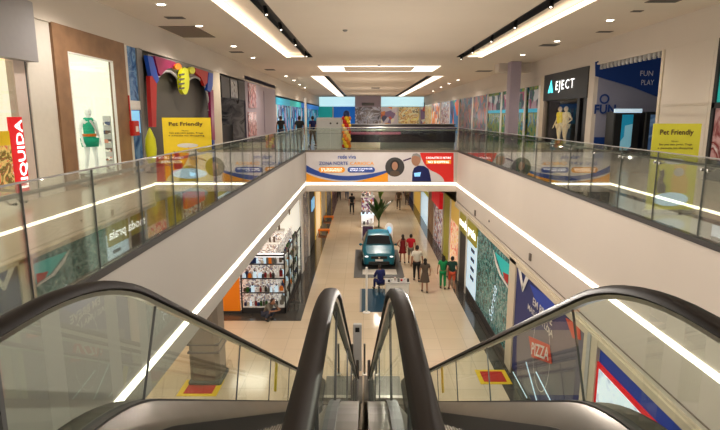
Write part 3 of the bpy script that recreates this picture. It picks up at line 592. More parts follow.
# ================================================================== PEOPLE / MANNEQUINS
def skinned(V, E, rads, sub=1):
    me = bpy.data.meshes.new('sk'); me.from_pydata([Vector(v) for v in V], E, []); o = bpy.data.objects.new('sk', me); COL.objects.link(o)
    md = o.modifiers.new('s', 'SKIN'); md.use_smooth_shade = True
    for i, r in enumerate(rads):
        sv = me.skin_vertices[0].data[i]; sv.radius = (r, r) if not isinstance(r, tuple) else r; sv.use_root = (i == 0)
    if sub: sb = o.modifiers.new('u', 'SUBSURF'); sb.levels = sub; sb.render_levels = sub
    dg = bpy.context.evaluated_depsgraph_get(); dg.update(); m2 = bpy.data.meshes.new_from_object(o.evaluated_get(dg))
    vs = [v.co.copy() for v in m2.vertices]; fs = [list(p.vertices) for p in m2.polygons]
    bpy.data.objects.remove(o); bpy.data.meshes.remove(me); bpy.data.meshes.remove(m2)
    return vs, fs
def pose(kind, H=1.72, stride=.22, arm=.15):
    k = H / 1.72; s = stride
    J = dict(pelvis=(0, 0, .93), waist=(0, 0, 1.08), chest=(0, .01, 1.28), neck=(0, .0, 1.44), nk2=(0, -.01, 1.50), head=(0, -.02, 1.60))
    for sd, n in ((-1, 'l'), (1, 'r')):
        g = s * sd
        J['hip' + n] = (sd * .09, 0, .88); J['kn' + n] = (sd * .10, -g * .55 - .02, .49); J['an' + n] = (sd * .10, -g * 1.0 + (.05 if g < 0 else 0), .09 + (.05 if g < 0 else 0)); J['to' + n] = (sd * .11, -g * 1.0 - .13 + (.05 if g < 0 else 0), .035)
        J['sh' + n] = (sd * .17, 0, 1.40); J['el' + n] = (sd * (.21 + arm * .3), g * .5 + .02, 1.13); J['wr' + n] = (sd * (.22 + arm * .3), g * .9 - .06, .90); J['ha' + n] = (sd * (.22 + arm * .3), g * 1.0 - .08, .82)
    if kind == 'folded':
        for sd, n in ((-1, 'l'), (1, 'r')): J['el' + n] = (sd * .24, -.02, 1.14); J['wr' + n] = (sd * .10, -.22, 1.17); J['ha' + n] = (sd * .03, -.25, 1.19)
    if kind == 'phone':
        J['elr'] = (.24, -.02, 1.14); J['wrr'] = (.14, -.24, 1.24); J['har'] = (.10, -.28, 1.30)
    if kind == 'hip':
        for sd, n in ((-1, 'l'), (1, 'r')): J['el' + n] = (sd * .36, .08, 1.16); J['wr' + n] = (sd * .20, -.04, 1.0); J['ha' + n] = (sd * .16, -.06, .95)
    if kind == 'seated':
        J.update(pelvis=(0, 0, .50), waist=(0, 0, .64), chest=(0, -.04, .85), neck=(0, -.06, 1.01), nk2=(0, -.09, 1.07), head=(0, -.12, 1.16))
        for sd, n in ((-1, 'l'), (1, 'r')):
            J['hip' + n] = (sd * .09, -.02, .49); J['kn' + n] = (sd * .12, -.44, .50); J['an' + n] = (sd * .12, -.46, .09); J['to' + n] = (sd * .13, -.60, .035)
            J['sh' + n] = (sd * .17, -.05, .97); J['el' + n] = (sd * .24, -.14, .72); J['wr' + n] = (sd * .14, -.38, .74); J['ha' + n] = (sd * .11, -.45, .75)
    if kind == 'crouch':
        J.update(pelvis=(0, .10, .26), waist=(0, .04, .40), chest=(0, -.10, .58), neck=(0, -.20, .70), nk2=(0, -.24, .75), head=(0, -.30, .82))
        for sd, n in ((-1, 'l'), (1, 'r')):
            J['hip' + n] = (sd * .09, .08, .26); J['kn' + n] = (sd * .17, -.28, .46); J['an' + n] = (sd * .13, -.02, .09); J['to' + n] = (sd * .15, -.17, .035)
            J['sh' + n] = (sd * .17, -.16, .68); J['el' + n] = (sd * .22, -.36, .50); J['wr' + n] = (sd * .10, -.52, .52); J['ha' + n] = (sd * .07, -.58, .54)
    return {a: Vector(b) * k for a, b in J.items()}
def person(loc, face, kind='walk', H=1.72, top='whitecloth', legs='blackcloth', skin='skin', hair='hair', label='', sleeve=.55, skirt=None, shorts=False, longhair=False, group=None, stride=.22, cat='person', name='person', shoes='dark', bare=False, extra=None):
    J = pose(kind, H, stride); k = H / 1.72
    rot = Matrix.Rotation(face, 3, 'Z'); L = Vector(loc)
    t = thing(name, label, cat, loc, group)
    def W(v): return L + rot @ Vector(v)
    V = []; E = []; Rd = []
    def ad(p, r, prev):
        V.append(p); Rd.append(r if isinstance(r, tuple) else r); i = len(V) - 1
        if prev is not None: E.append((prev, i))
        return i
    pv = ad(J['pelvis'], (.135 * k, .10 * k), None); wa = ad(J['waist'], (.12 * k, .09 * k), pv); ch = ad(J['chest'], (.15 * k, .10 * k), wa)
    nk = ad(J['neck'], (.075 * k, .06 * k), ch); n2 = ad(J['nk2'], .052 * k, nk); ad(J['nk2'] * .4 + J['head'] * .6, .06 * k, n2)
    for n in 'lr':
        a = ad(J['hip' + n], .085 * k, pv); a = ad((J['hip' + n] + J['kn' + n]) / 2, .075 * k, a); a = ad(J['kn' + n], .053 * k, a); a = ad(J['kn' + n] * .62 + J['an' + n] * .38, .052 * k, a); a = ad(J['an' + n], .034 * k, a); ad(J['to' + n], (.038 * k, .03 * k), a)
        a = ad(J['sh' + n], .055 * k, ch); a = ad(J['el' + n], .038 * k, a); a = ad(J['wr' + n], .026 * k, a)
        h = ad(J['ha' + n] * .6 + J['wr' + n] * .4, (.034 * k, .02 * k), a)
        d = (J['ha' + n] - J['wr' + n]).normalized(); sd_ = d.cross(Vector((0, 1, 0)));  sd_ = (sd_ if sd_.length > .3 else d.cross(Vector((1, 0, 0)))).normalized()
        for q, (o_, ln) in enumerate(((-.028, .085), (-.010, .10), (.010, .095), (.028, .075))):
            m_ = ad(J['ha' + n] + sd_ * o_ * k + d * .01, .010 * k, h); ad(J['ha' + n] + sd_ * o_ * k + d * ln * .9 * k + Vector((0, -.02, 0)), .008 * k, m_)
        ad(J['wr' + n] * .5 + J['ha' + n] * .5 + sd_ * -.055 * k, .010 * k, h)
    vs, fs = skinned(V, E, Rd, 1)
    b = MB(); b.add([W(v) for v in vs], fs, skin)
    hc = J['head']; hd = (J['head'] - J['nk2']).normalized(); hh = .115 * k
    e = MB(); e.ell(hc, .078 * k, .095 * k, hh, skin, 16, 12); e.ell(hc + Vector((0, -.098, -.012)) * k, .012 * k, .018 * k, .022 * k, skin, 8, 6)
    for sd in (-1, 1): e.ell(hc + Vector((sd * .078, .0, -.005)) * k, .012 * k, .018 * k, .03 * k, skin, 8, 6); e.ell(hc + Vector((sd * .030, -.083, .012)) * k, .014 * k, .010 * k, .008 * k, 'dark', 8, 5)
    e.ell(hc + Vector((0, -.088, -.052)) * k, .022 * k, .010 * k, .006 * k, 'red' if skin == 'skin' else 'maroon', 8, 5)
    e.v = [W(v) for v in e.v]; n0 = len(b.v); b.v += e.v
    for ff, mm in zip(e.f, e.m): b.f.append([i + n0 for i in ff]); b.m.append(b.mi(e.names[mm]))
    b.build('body', t, smooth=True)
    if hair:
        b = MB(); b.ell(hc + Vector((0, .022, .022)) * k, .088 * k, .095 * k, .112 * k, hair, 14, 9)
        if longhair: b.ell(hc + Vector((0, .07, -.11)) * k, .085 * k, .05 * k, .17 * k, hair, 12, 8)
        b.v = [W(v) for v in b.v]; b.build('hair', t, smooth=True)
    g = 1.16
    if top:
        V = []; E = []; Rd = []
        base = J['pelvis'] * .8 + J['hipl'] * .1 + J['hipr'] * .1
        pv = ad(base, (.16 * k, .135 * k), None); wa = ad(J['waist'], (.15 * k, .125 * k), pv); ch = ad(J['chest'], (.185 * k, .145 * k), wa); ch = ad(J['chest'].lerp(J['neck'], .6), (.165 * k, .13 * k), ch); ad(J['neck'] + (J['nk2'] - J['neck']) * .45, (.078 * k, .072 * k), ch)
        for n in 'lr':
            a = ad(J['sh' + n], .080 * k, ch)
            if not bare:
                en = J['sh' + n].lerp(J['el' + n], sleeve if sleeve <= 1 else 1); a = ad(en, .062 * k, a)
                if sleeve > 1: ad(J['el' + n].lerp(J['wr' + n], sleeve - 1), .040 * k, a)
        vs, fs = skinned(V, E, Rd, 1); b = MB(); b.add([W(v) for v in vs], fs, top); b.build('shirt', t, smooth=True)
    if skirt:
        top_z = J['waist'].z; n = 16; prof = [(.135, J['waist'].z), (.17, J['pelvis'].z), (.21, J['pelvis'].z - .2 * k), (.24, skirt * k)]
        b = MB(); vs = []; fs = []
        for r, z in prof:
            for i in range(n): a = 2 * PI * i / n; vs.append((r * k * math.cos(a), r * .8 * k * math.sin(a) - stride * 0, z))
        for j in range(3):
            for i in range(n): fs.append((j * n + i, j * n + (i + 1) % n, (j + 1) * n + (i + 1) % n, (j + 1) * n + i))
        b.add([W(v) for v in vs], fs, top if legs is None else legs); b.build('skirt', t, smooth=True)
    elif legs:
        V = []; E = []; Rd = []
        pv = ad(J['pelvis'], (.15 * k, .115 * k), None)
        for n in 'lr':
            a = ad(J['hip' + n], .10 * k, pv); a = ad((J['hip' + n] + J['kn' + n]) / 2, .09 * k, a)
            a = ad(J['kn' + n], .068 * k, a)
            if not shorts: ad(J['an' + n] + Vector((0, 0, .02)), .052 * k, a)
        vs, fs = skinned(V, E, Rd, 1); b = MB(); b.add([W(v) for v in vs], fs, legs); b.build('shorts' if shorts else 'trousers', t, smooth=True)
    if shoes:
        for n in 'lr':
            b = MB(); a, c_ = J['an' + n], J['to' + n]; m_ = (a + c_) / 2 + Vector((0, 0, -.012)); b.ell((m_.x, m_.y, max(m_.z, .045)), .05 * k, .13 * k, .045 * k, shoes, 10, 7); b.v = [W(v) for v in b.v]; b.build('shoe', t, smooth=True)
    return t
a = Vector((WL - .55, onX(89, 130, WL - .55).y, .12))
am = a.copy()
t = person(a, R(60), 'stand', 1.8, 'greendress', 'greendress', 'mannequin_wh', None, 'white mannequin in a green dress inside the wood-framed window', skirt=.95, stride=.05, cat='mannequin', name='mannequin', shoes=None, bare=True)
b = MB(); b.cyl((a.x, a.y, .08), (a.x, a.y, .12), .2, 'white', n=16); b.build('base_plate', t)
b = MB(); b.tube([(am.x + .16, am.y - .20, 1.58), (am.x + .19, am.y - .05, 1.40), (am.x + .19, am.y + .10, 1.18)], .03, 'white', 6); b.build('white_sash', t)
b = MB(); b.lathe((am.x, am.y, 1.16), [(.17, 0), (.175, .03), (.17, .07)], 'orange', 16); b.build('belt', t)
# blue glass front
t = thing('shopfront', 'narrow blue glazed shopfront between the wood frame and the shuttered arch', 'shopfront', (WL, 16.2, 0))
b = MB(); b.box(WL - .1, YW(127), 2.15, WL, YW(140), ZH, 'm_dimblue'); b.box(WL - .1, YW(127), 0, WL, YW(140), 1.9, 'm_dimblue'); b.build('window_film', t)
b = MB(); b.box(WL - .1, YW(127), 1.88, WL + .04, YW(140), 2.15, 'white'); b.box(WL - .1, YW(140), 0, WL + .05, YW(145), ZH, 'grey'); b.build('frame', t)
b = MB(); b.box(WL + .0, YW(128.5), 1.2, WL + .02, YW(139), 1.86, 'screen_blue'); b.build('lit_panel', t)
b = MB(); b.box(WL - .0, YW(127), 0, WL + .01, YW(140), ZH, 'glass_shop'); b.build('glass_pane', t)
# alarm box
a = onX(130, 127, WL + .05); t = thing('alarm_box', 'red fire alarm box on the pilaster beside the wood frame', 'fire alarm', (a.x, a.y - .25, a.z - .2))
b = MB(); b.rbox(WL + .03, 15.55, a.z - .25, WL + .18, 15.95, a.z + .18, 'red', .02); b.build('box', t)
b = MB(); b.box(WL + .18, 15.68, a.z - .14, WL + .19, 15.85, a.z + .02, 'white'); b.build('label_plate', t)
b = MB(); b.cyl((WL + .08, 15.6, a.z + .18), (WL + .08, 15.6, a.z + .9), .02, 'red', n=8); b.build('pipe', t)
# arch shop
XA = WL + .05; Y0, Y1 = YW(146), YW(212.5)
t = thing('shopfront', 'shop with rolled-down grey shutter and colourful toy-like double arch', 'shopfront', (WL, (Y0 + Y1) / 2, 0))
b = MB(); b.box(WL - .12, Y0, 0, WL - .08, Y1, ZH, 'shutter'); b.build('roller_shutter', t)
def wp(pts, m, name, off=0, th=.12): b = MB(); b.prism([onX(x, y, XA + off) for x, y in pts], (th, 0, 0), m); return b.build(name, t)
lob = lambda cx, cy, rx, ry, a0, a1, n=12: [(cx + rx * math.cos(R(a0 + (a1 - a0) * i / n)), cy - ry * math.sin(R(a0 + (a1 - a0) * i / n))) for i in range(n + 1)]
b = MB()
def strips(inner, outer, m):
    a = [onX(x, y, XA) for x, y in inner]; o = [onX(x, y, XA) for x, y in outer]
    for i in range(len(a) - 1): b.prism([a[i], a[i + 1], o[i + 1], o[i]], (.06, 0, 0), m)
inn = lob(167, 100, 15, 29, 180, 20) ; out = [(146 + (181 - 146) * i / 12, 54 + 8 * i / 12) for i in range(13)]
strips(inn, out, 'grey')
inn2 = lob(194.5, 108, 14, 31, 150, -5); out2 = [(181 + (212 - 181) * i / 12, 62 + 9.5 * i / 12) for i in range(13)]; strips(inn2, out2, 'grey')
b.build('arch_panel', t)
for pth in (inn, inn2): b = MB(); b.tube([onX(x, y, XA + .1) for x, y in pth], .045, 'ltgrey', 6); b.build('arch_edge', t)
wp([(143.5, 55.5), (149, 57), (155.5, 80), (153, 83.5), (147.5, 76)], 'blue', 'blue_tube', .1)
wp([(151, 56), (172, 62), (173, 67), (163, 69), (157, 76), (154.5, 72)], 'magenta', 'magenta_cloth', .08)
wp([(146, 76), (149, 76), (153, 84), (152.5, 127), (148.5, 127), (147, 100)], 'red', 'red_leg', .1)
wp(lob(175, 66.5, 3.2, 3, 0, 330), 'orange', 'orange_ball', .14); wp(lob(189.5, 70.5, 2.8, 3.6, 0, 330), 'lime', 'yellow_ball', .14)
wp(lob(181.5, 81, 4.3, 13.5, 0, 345, 20), 'lime', 'hanging_tongue', .12, .14)
b = MB()
for k in range(4): b.prism([onX(178.7, 74 + k * 4.6, XA + .27), onX(184.4, 73.4 + k * 4.6, XA + .27), onX(184.2, 75 + k * 4.6, XA + .27), onX(178.9, 75.8 + k * 4.6, XA + .27)], (.01, 0, 0), 'dkgrey')
b.build('tongue_marks', t)
wp([(192.5, 68), (205.5, 72), (205.3, 82), (202, 86), (198, 77), (193, 73)], 'red', 'red_cloth', .08)
wp([(206, 72.5), (210.5, 73.5), (210, 86), (207.5, 92), (204.5, 90)], 'blue', 'blue_tube', .1)
wp([(207.6, 92), (210.6, 90), (212.6, 140), (209.4, 140)], 'magenta', 'right_leg', .1)
b = MB(); cpt = onX(151, 149, XA + .35)
b.lathe((cpt.x, cpt.y, cpt.z - .55), [(.03, 0), (.13, .2), (.17, .55), (.15, .85), (.06, 1.1), (.01, 1.18)], 'lime', 12); b.cyl((cpt.x, cpt.y, 0), (cpt.x, cpt.y, cpt.z - .5), .04, 'dkgrey', n=8); b.lathe((cpt.x, cpt.y, 0), [(.2, 0), (.2, .03), (.04, .05)], 'dkgrey', 12)
tag(b.build('floor_cone', smooth=True), 'bright yellow cone-shaped marker before the shuttered arch shop', 'cone')
b = MB(); b.box(WL - .05, YW(211), 0, WL + .02, YW(213), ZH, 'blue'); b.build('blue_post', t)
# dark shop with screens
Y0, Y1 = YW(221), YW(246)
t = thing('shopfront', 'dim grey cafe front with hanging screens on the left', 'shopfront', (WL, (Y0 + Y1) / 2, 0))
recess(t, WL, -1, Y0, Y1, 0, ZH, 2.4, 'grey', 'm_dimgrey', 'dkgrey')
b = MB(); b.rbox(WL - 1.6, Y0 + .4, 0, WL - .7, Y1 - .3, 1.25, 'black', .05); b.build('counter', t)
for k in range(3):
    ya = Y0 + .1 + k * 1.75; t = thing('menu_screen', '%s hanging dark menu screen of the dim cafe' % ['nearest', 'middle', 'farthest'][k], 'screen', (WL + .02, ya, 2.6), 'hanging menu screens')
    b = MB(); b.box(WL - .02, ya, 2.58, WL + .06, ya + 1.6, 3.6, 'black'); b.build('housing', t)
    b = MB(); b.box(WL + .06, ya + .1, 2.66, WL + .065, ya + 1.5, 3.52, 'm_dimgrey' if k == 1 else 'dark'); b.build('picture', t)
# lilac wall art
Y0 = YW(247); 
for k, (xa, xb2, ya2, yb2, m) in enumerate(((248, 255.5, 84, 108, 'm_redart'), (248, 256, 112, 136, 'm_redart'), (264, 272, 92, 132, 'lilac'))):
    p, q_ = onX(xa, (ya2 + yb2) / 2, WL), onX(xb2, (ya2 + yb2) / 2, WL); za = onX((xa + xb2) / 2, yb2, WL).z; zb = onX((xa + xb2) / 2, ya2, WL).z
    b = MB(); b.box(WL + .01, p.y, za, WL + .05, q_.y, zb, m); tag(b.build('wall_poster'), ['upper red and pink poster on the lilac wall', 'lower dark red poster on the lilac wall', 'pale pink poster panel on the lilac wall beyond the red ones'][k], 'poster')
# far left: blue kiosks/shops between x 275 and 355
def facade(label, X, y0, y1, z0, z1, m, side, head=None, post='white'):
    t = thing('shopfront', label, 'shopfront', (X, (y0 + y1) / 2, 0))
    b = MB(); b.box(X, y0, z0, X - side * .06, y1, z1, m); b.build('window_display', t)
    b = MB(); b.box(X + side * .03, y0 + .01, z0, X, y0 + .25, z1, post); b.build('post', t)
    if head: b = MB(); b.box(X + side * .04, y0, z1, X - side * .08, y1, z1 + .55, head); b.build('sign_band', t)
    return t
facade('bright blue shop with cyan sign beyond the lilac wall', WL, YW(276), YW(290), 0, 2.6, 'm_blues', 1, 'cyan_lit')
facade('deep blue shopfront further down the left walkway', WL, YW(290), YW(301), 0, 2.6, 'm_blues', 1, 'teal_lit')
facade('cyan shopfront at the far left end', WL, YW(301), 82, 0, 2.6, 'm_blues', 1, 'blue_lit')
for (xa, xb2, m, lb) in ((314, 333, 'teal_lit', 'green and teal store front at the far end'), (333, 356, 'blue_lit', 'deep blue store front at the far end'), (356, 398, 'm_people', 'far store front behind the picture pillar'), (398, 420, 'm_yellow', 'yellow patterned store front at the far end'), (420, 432, 'm_people', 'orange and white picture wall at the far end')):
    p = onY(xa, 110, YE - .3); q_ = onY(xb2, 110, YE - .3)
    t = thing('shopfront', lb, 'shopfront', ((p.x + q_.x) / 2, YE - .3, 0)); b = MB(); b.box(p.x, YE - .3, 0, q_.x, YE - .2, 3.1, m); b.build('window_display', t); b = MB(); b.box(p.x - .1, YE - .35, 0, p.x + .1, YE - .3, 3.1, 'white'); b.build('post', t)
# picture pillar
p = onY(355, 110, 79); q_ = onY(381, 110, 79)
t = thing('poster_pillar', 'tall pillar wrapped in a grey vehicle and crowd picture', 'pillar', ((p.x + q_.x) / 2, 79, 0)); b = MB(); b.box(p.x, 79, 0, q_.x, 81, ZC - .02, 'lilac'); b.build('core', t)
b = MB(); b.box(p.x, 78.95, 0, q_.x, 79, 3.0, 'm_car'); b.build('picture', t)
b = MB(); b.box(p.x + 1, 78.9, 3.2, q_.x - 1, 78.95, 3.6, 'dkgrey'); b.build('sign_plate', t)
# bridge furniture
YK = 28.9
t = thing('kiosk_counter', 'long dark kiosk counter with purple band across the footbridge', 'counter', (2.2, YK, 0))
b = MB(); b.rbox(-.75, YK, .30, 4.95, YK + .7, 1.0, 'navy_dull', .03); b.build('body', t)
b = MB(); b.rbox(-.8, YK - .05, 1.0, 5.0, YK + .8, 1.12, 'purple', .02); b.build('countertop', t)
b = MB(); b.box(-.7, YK + .05, 0, .9, YK + .6, .30, 'cream'); b.box(.9, YK + .05, 0, 4.9, YK + .6, .30, 'dkgrey'); b.build('plinth', t)
b = MB(); b.box(-.7, YK - .02, .72, 2.0, YK, .86, 'magenta'); b.build('purple_band', t)
t = thing('kiosk_counter', 'second dark counter behind the purple-banded kiosk counter', 'counter', (3, 33, 0))
b = MB(); b.rbox(-1, 33, 0, 5.6, 34, 1.15, 'dark', .05); b.build('body', t); b = MB(); b.rbox(-1.05, 32.9, 1.15, 5.65, 34.1, 1.22, 'dkgrey', .02); b.build('countertop', t)
a = onZ(329, 149, 0)
t = thing('locker_cabinet', 'grey metal cabinet with two dark round ports beside the balloon column', 'cabinet', (a.x, 28.3, 0))
x0 = onY(316.5, 135, 28.3).x; x1 = onY(342, 135, 28.3).x
b = MB(); b.rbox(x0, 28.3, 0, x1, 29.1, 1.62, 'ltgrey', .04); b.build('body', t)
b = MB(); b.box(x0 + .03, 28.29, .78, x1 - .03, 28.3, .80, 'grey'); b.build('seam', t)
for xx in (x0 + .75, x0 + 1.1):
    b = MB(); b.cyl((xx, 28.3, 1.32), (xx, 28.27, 1.32), .05, 'dark', n=12); b.build('port', t)
t = thing('balloon_column', 'column of orange, red and gold balloons with a dark top', 'balloon column', (onY(346.5, 130, 28.2).x, 28.2, 0)); xx = ORG[t.name].x
k = 0
for i in range(9):
    for j in range(4):
        an = j * PI / 2 + i * .8; b = MB(); b.ell((xx + .13 * math.cos(an), 28.2 + .13 * math.sin(an), .14 + i * .18), .12, .12, .12, ['orange', 'gold', 'red', 'yellow'][(i + j) % 4], 10, 7); b.build('balloon', t, smooth=True)
b = MB(); b.ell((xx, 28.2, 1.80), .17, .17, .19, 'navy'); b.build('top_balloon', t, smooth=True)
# ================================================================== UPPER RIGHT SHOPS
def YR(x, y=116): return onX(x, y, WR).y
w = MB()
w.box(WR - .03, YR(660), 0, WR + .12, YR(711), ZH, 'bulkhead'); w.box(WR - .045, YR(663), .1, WR - .03, YR(708), 1.95, 'bulkhead'); w.box(WR - .045, YR(663), 2.0, WR - .03, YR(708), 3.4, 'bulkhead')
w.box(WR - .06, YR(593), 0, WR + .12, YR(587.5), ZH, 'bulkhead'); w.box(WR - .06, YR(660), 0, WR + .02, YR(657.5), ZH, 'cream'); w.box(WR - .05, YR(544), 0, WR + .12, YR(540), ZH, 'cream'); w.box(WR, -8, 0, WR + .12, 6.5, ZH, 'offwhite')
struct(w, 'wall_right')
# EJECT
Y0, Y1 = YR(587.5), YR(544)
t = thing('shopfront', 'black EJECT shopfront with two mannequins made to glow', 'shopfront', (WR, (Y0 + Y1) / 2, 0))
b = MB(); b.box(WR - .1, Y0, 2.45, WR + .1, Y1, ZH, 'black'); b.build('sign_band', t)
p = onX(556, 98.5, WR - .11); q_ = onX(575.5, 78, WR - .11)
text('EJECT', (WR - .11, YR(558, 90), 2.78), -UY, UZ, YR(558, 90) - YR(576.5, 88), .55, 'sign_white', t, bold=.008, sp=1.3)
b = MB(); yc = YR(553.2, 90); b.prism([(WR - .13, yc + .38, 2.82), (WR - .13, yc, 3.42), (WR - .13, yc - .3, 2.82), (WR - .13, yc - .05, 2.82), (WR - .13, yc + .02, 3.0), (WR - .13, yc + .1, 2.82)], (.02, 0, 0), 'sign_cyan'); b.build('logo', t)
recess(t, WR + .05, 1, Y0, Y1, 0, 2.45, 1.8, 'black', 'dark', 'black')
b = MB(); b.box(WR - .06, Y1 - .25, 0, WR + .06, Y1, 2.45, 'taupe'); b.box(WR - .06, YR(580), 0, WR + .06, YR(577.5), 2.45, 'black'); b.box(WR - .06, Y0, 0, WR + .06, Y0 + .35, 2.45, 'black'); b.build('frame', t)
b = MB(); b.box(WR + .02, YR(578), .1, WR + .03, Y1 - .2, 2.45, 'glass_shop'); b.build('glass_pane', t)
b = MB(); b.box(WR + .1, YR(578), 0, WR + 1.2, Y1 - .2, .25, 'taupe'); b.build('display_plinth', t)
for k, x in enumerate((559.5, 565.5)):
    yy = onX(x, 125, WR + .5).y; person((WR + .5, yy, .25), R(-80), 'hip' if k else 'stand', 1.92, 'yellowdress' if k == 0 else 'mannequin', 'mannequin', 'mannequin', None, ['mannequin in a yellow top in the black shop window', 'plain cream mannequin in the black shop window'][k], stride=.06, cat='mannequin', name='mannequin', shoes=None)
# FUN
Y0, Y1 = YR(657.5), YR(593)
t = thing('shopfront', 'blue and lilac open shop with FUN on its inner wall', 'shopfront', (WR, (Y0 + Y1) / 2, 0))
DP = 4.6
b = MB(); b.box(WR + .1, Y1 - .02, 0, WR + DP, Y1 + .08, ZH + .3, 'fun_wall'); b.build('side_wall', t)
b = MB(); b.box(WR + DP, Y0 - 4, 0, WR + DP + .1, Y1, ZH + .3, 'fun_wall'); b.build('back_wall', t)
b = MB(); b.prism([onY(x, y, Y1 - .05) for x, y in ((595, 62), (680, 36), (680, 106), (660, 98), (632, 87), (595, 76))], (0, -.06, 0), 'fun_blue'); b.build('blue_band', t)
b = MB(); b.box(WR + .1, Y1 - .06, 0, WR + DP, Y1 - .03, .85, 'fun_blue'); b.build('blue_dado', t)
b = MB(); b.box(WR + .12, Y0, ZH - .12, WR + .2, Y1, ZH, 'grey')
for k in range(16): yy = Y0 + (Y1 - Y0) * (k + .5) / 16; b.cyl((WR + .12, yy, ZH - .2), (WR + .12, yy, ZH), .06, 'ltgrey', n=8)
b.build('curtain_housing', t)
p = onY(594, 114, Y1 - .08); q_ = onY(616, 104.5, Y1 - .08)
text('FUN', (p.x, Y1 - .08, p.z), UX, UZ, q_.x - p.x, q_.z - p.z, 'fun_blue', t, bold=.03)
b = MB(); cpt = onY(604.5, 99, Y1 - .09)
for k in range(16):
    a0, a1 = 2 * PI * k / 16, 2 * PI * (k + 1) / 16
    b.poly([(cpt.x + r_ * math.cos(a_), cpt.y, cpt.z + r_ * math.sin(a_)) for r_, a_ in ((.13, a0), (.2, a0), (.2, a1), (.13, a1))], 'fun_blue')
b.build('round_logo', t)
for k, (x, y, s_) in enumerate(((652, 70, 'FUN'), (653, 79, 'PLAY'))):
    p = onY(x - 12, y + 6, Y1 - .14); text(s_, p, UX, UZ, .5, .2, 'ban_white', t)
# machines in FUN
def booth(px_, w_, label, m, hd=True):
    p = onY(px_, 130, Y1 - 1.2); t = thing('game_machine', label, 'game machine', (p.x, Y1 - 1.3, 0)); x = p.x; y = Y1 - 1.3
    b = MB(); b.rbox(x, y, 0, x + w_, y + .7, 1.86, 'black', .03); b.build('cabinet', t)
    b = MB(); b.box(x + .3 * w_, y - .01, .4, x + .72 * w_, y, 1.75, m); b.build('screen', t)
    if hd: b = MB(); b.box(x - .04, y - .12, 1.82, x + w_ - .02, y - .005, 1.97, 'pale_blue'); b.build('lit_header', t)
booth(612, 1.0, 'black game machine with a cyan screen and a lit white header', 'm_blues'); booth(643, .62, 'narrower black game machine right of the one with the cyan screen', 'm_dimblue', False)
# far right edge shop
Y0, Y1 = 6.5, YR(712)
t = thing('shopfront', 'black-framed shop at the right edge with teal and orange window', 'shopfront', (WR, 10, 0))
b = MB(); b.box(WR - .05, Y1 - .12, 0, WR + .1, Y1, ZH, 'black'); b.box(WR - .05, Y0, 1.9, WR + .1, Y1, 2.05, 'black'); b.build('frame', t)
b = MB(); b.box(WR + .0, Y0, 2.05, WR + .1, Y1 - .12, ZH, 'teal_lit'); b.build('upper_window', t)
b = MB(); b.box(WR + .0, Y0, .0, WR + .1, Y1 - .12, .55, 'dark'); b.box(WR, Y0, .55, WR + .1, Y1 - .12, 1.9, 'm_flowerdk' if 'm_flowerdk' in M else 'm_redart'); b.build('lower_window', t)
# play area windows (x 456..540)
segs = [(540, 528, 'm_play2'), (526, 502, 'm_play2'), (502, 488, 'm_play2'), (488, 473, 'm_play3'), (473, 459.5, 'm_play3'), (459.5, 450, 'm_play1'), (450, 441, 'm_goods2'), (441, 432, 'm_people'), (432, 424, 'm_yellow')]
words_ = ['green jungle window beside the black shop', 'green jungle window behind the lilac-grey column', 'green and teal jungle window left of the lilac-grey column', 'dark blue graphic window with orange streaks', 'blue and brown graphic window beside the orange mural', 'bright blue, green and orange mural window', 'pale grey patterned window down the right walkway', 'orange and white picture window down the right walkway', 'yellow picture window at the end of the right walkway']
for (xa, xb2, m), wd in zip(segs, words_):
    y0, y1 = YR(xa), YR(xb2); y1 = min(y1, 82)
    t = thing('play_window', wd, 'shop window', (WR, (y0 + y1) / 2, 0))
    b = MB(); b.box(WR, y0 + .01, .0, WR + .08, y1 - .01, 3.29, m); b.build('picture_glass', t)
    if m == 'm_play2':
        b = MB(); b.box(WR - .02, y0 + .3, 1.9, WR - .002, y1 - .02, 2.1, 'cyan_lit'); b.box(WR - .02, y0 + .3, 2.1, WR - .002, y1 - .02, 3.1, 'm_playtop'); b.build('cyan_band', t)
    b = MB(); b.box(WR - .08, y0 + .01, 0, WR - .005, y0 + .25, 3.28, 'white'); b.build('post', t)
w = MB(); w.box(WR, YR(540), 3.3, WR + .1, 82, ZH + .02, 'bulkhead'); struct(w, 'wall_right')
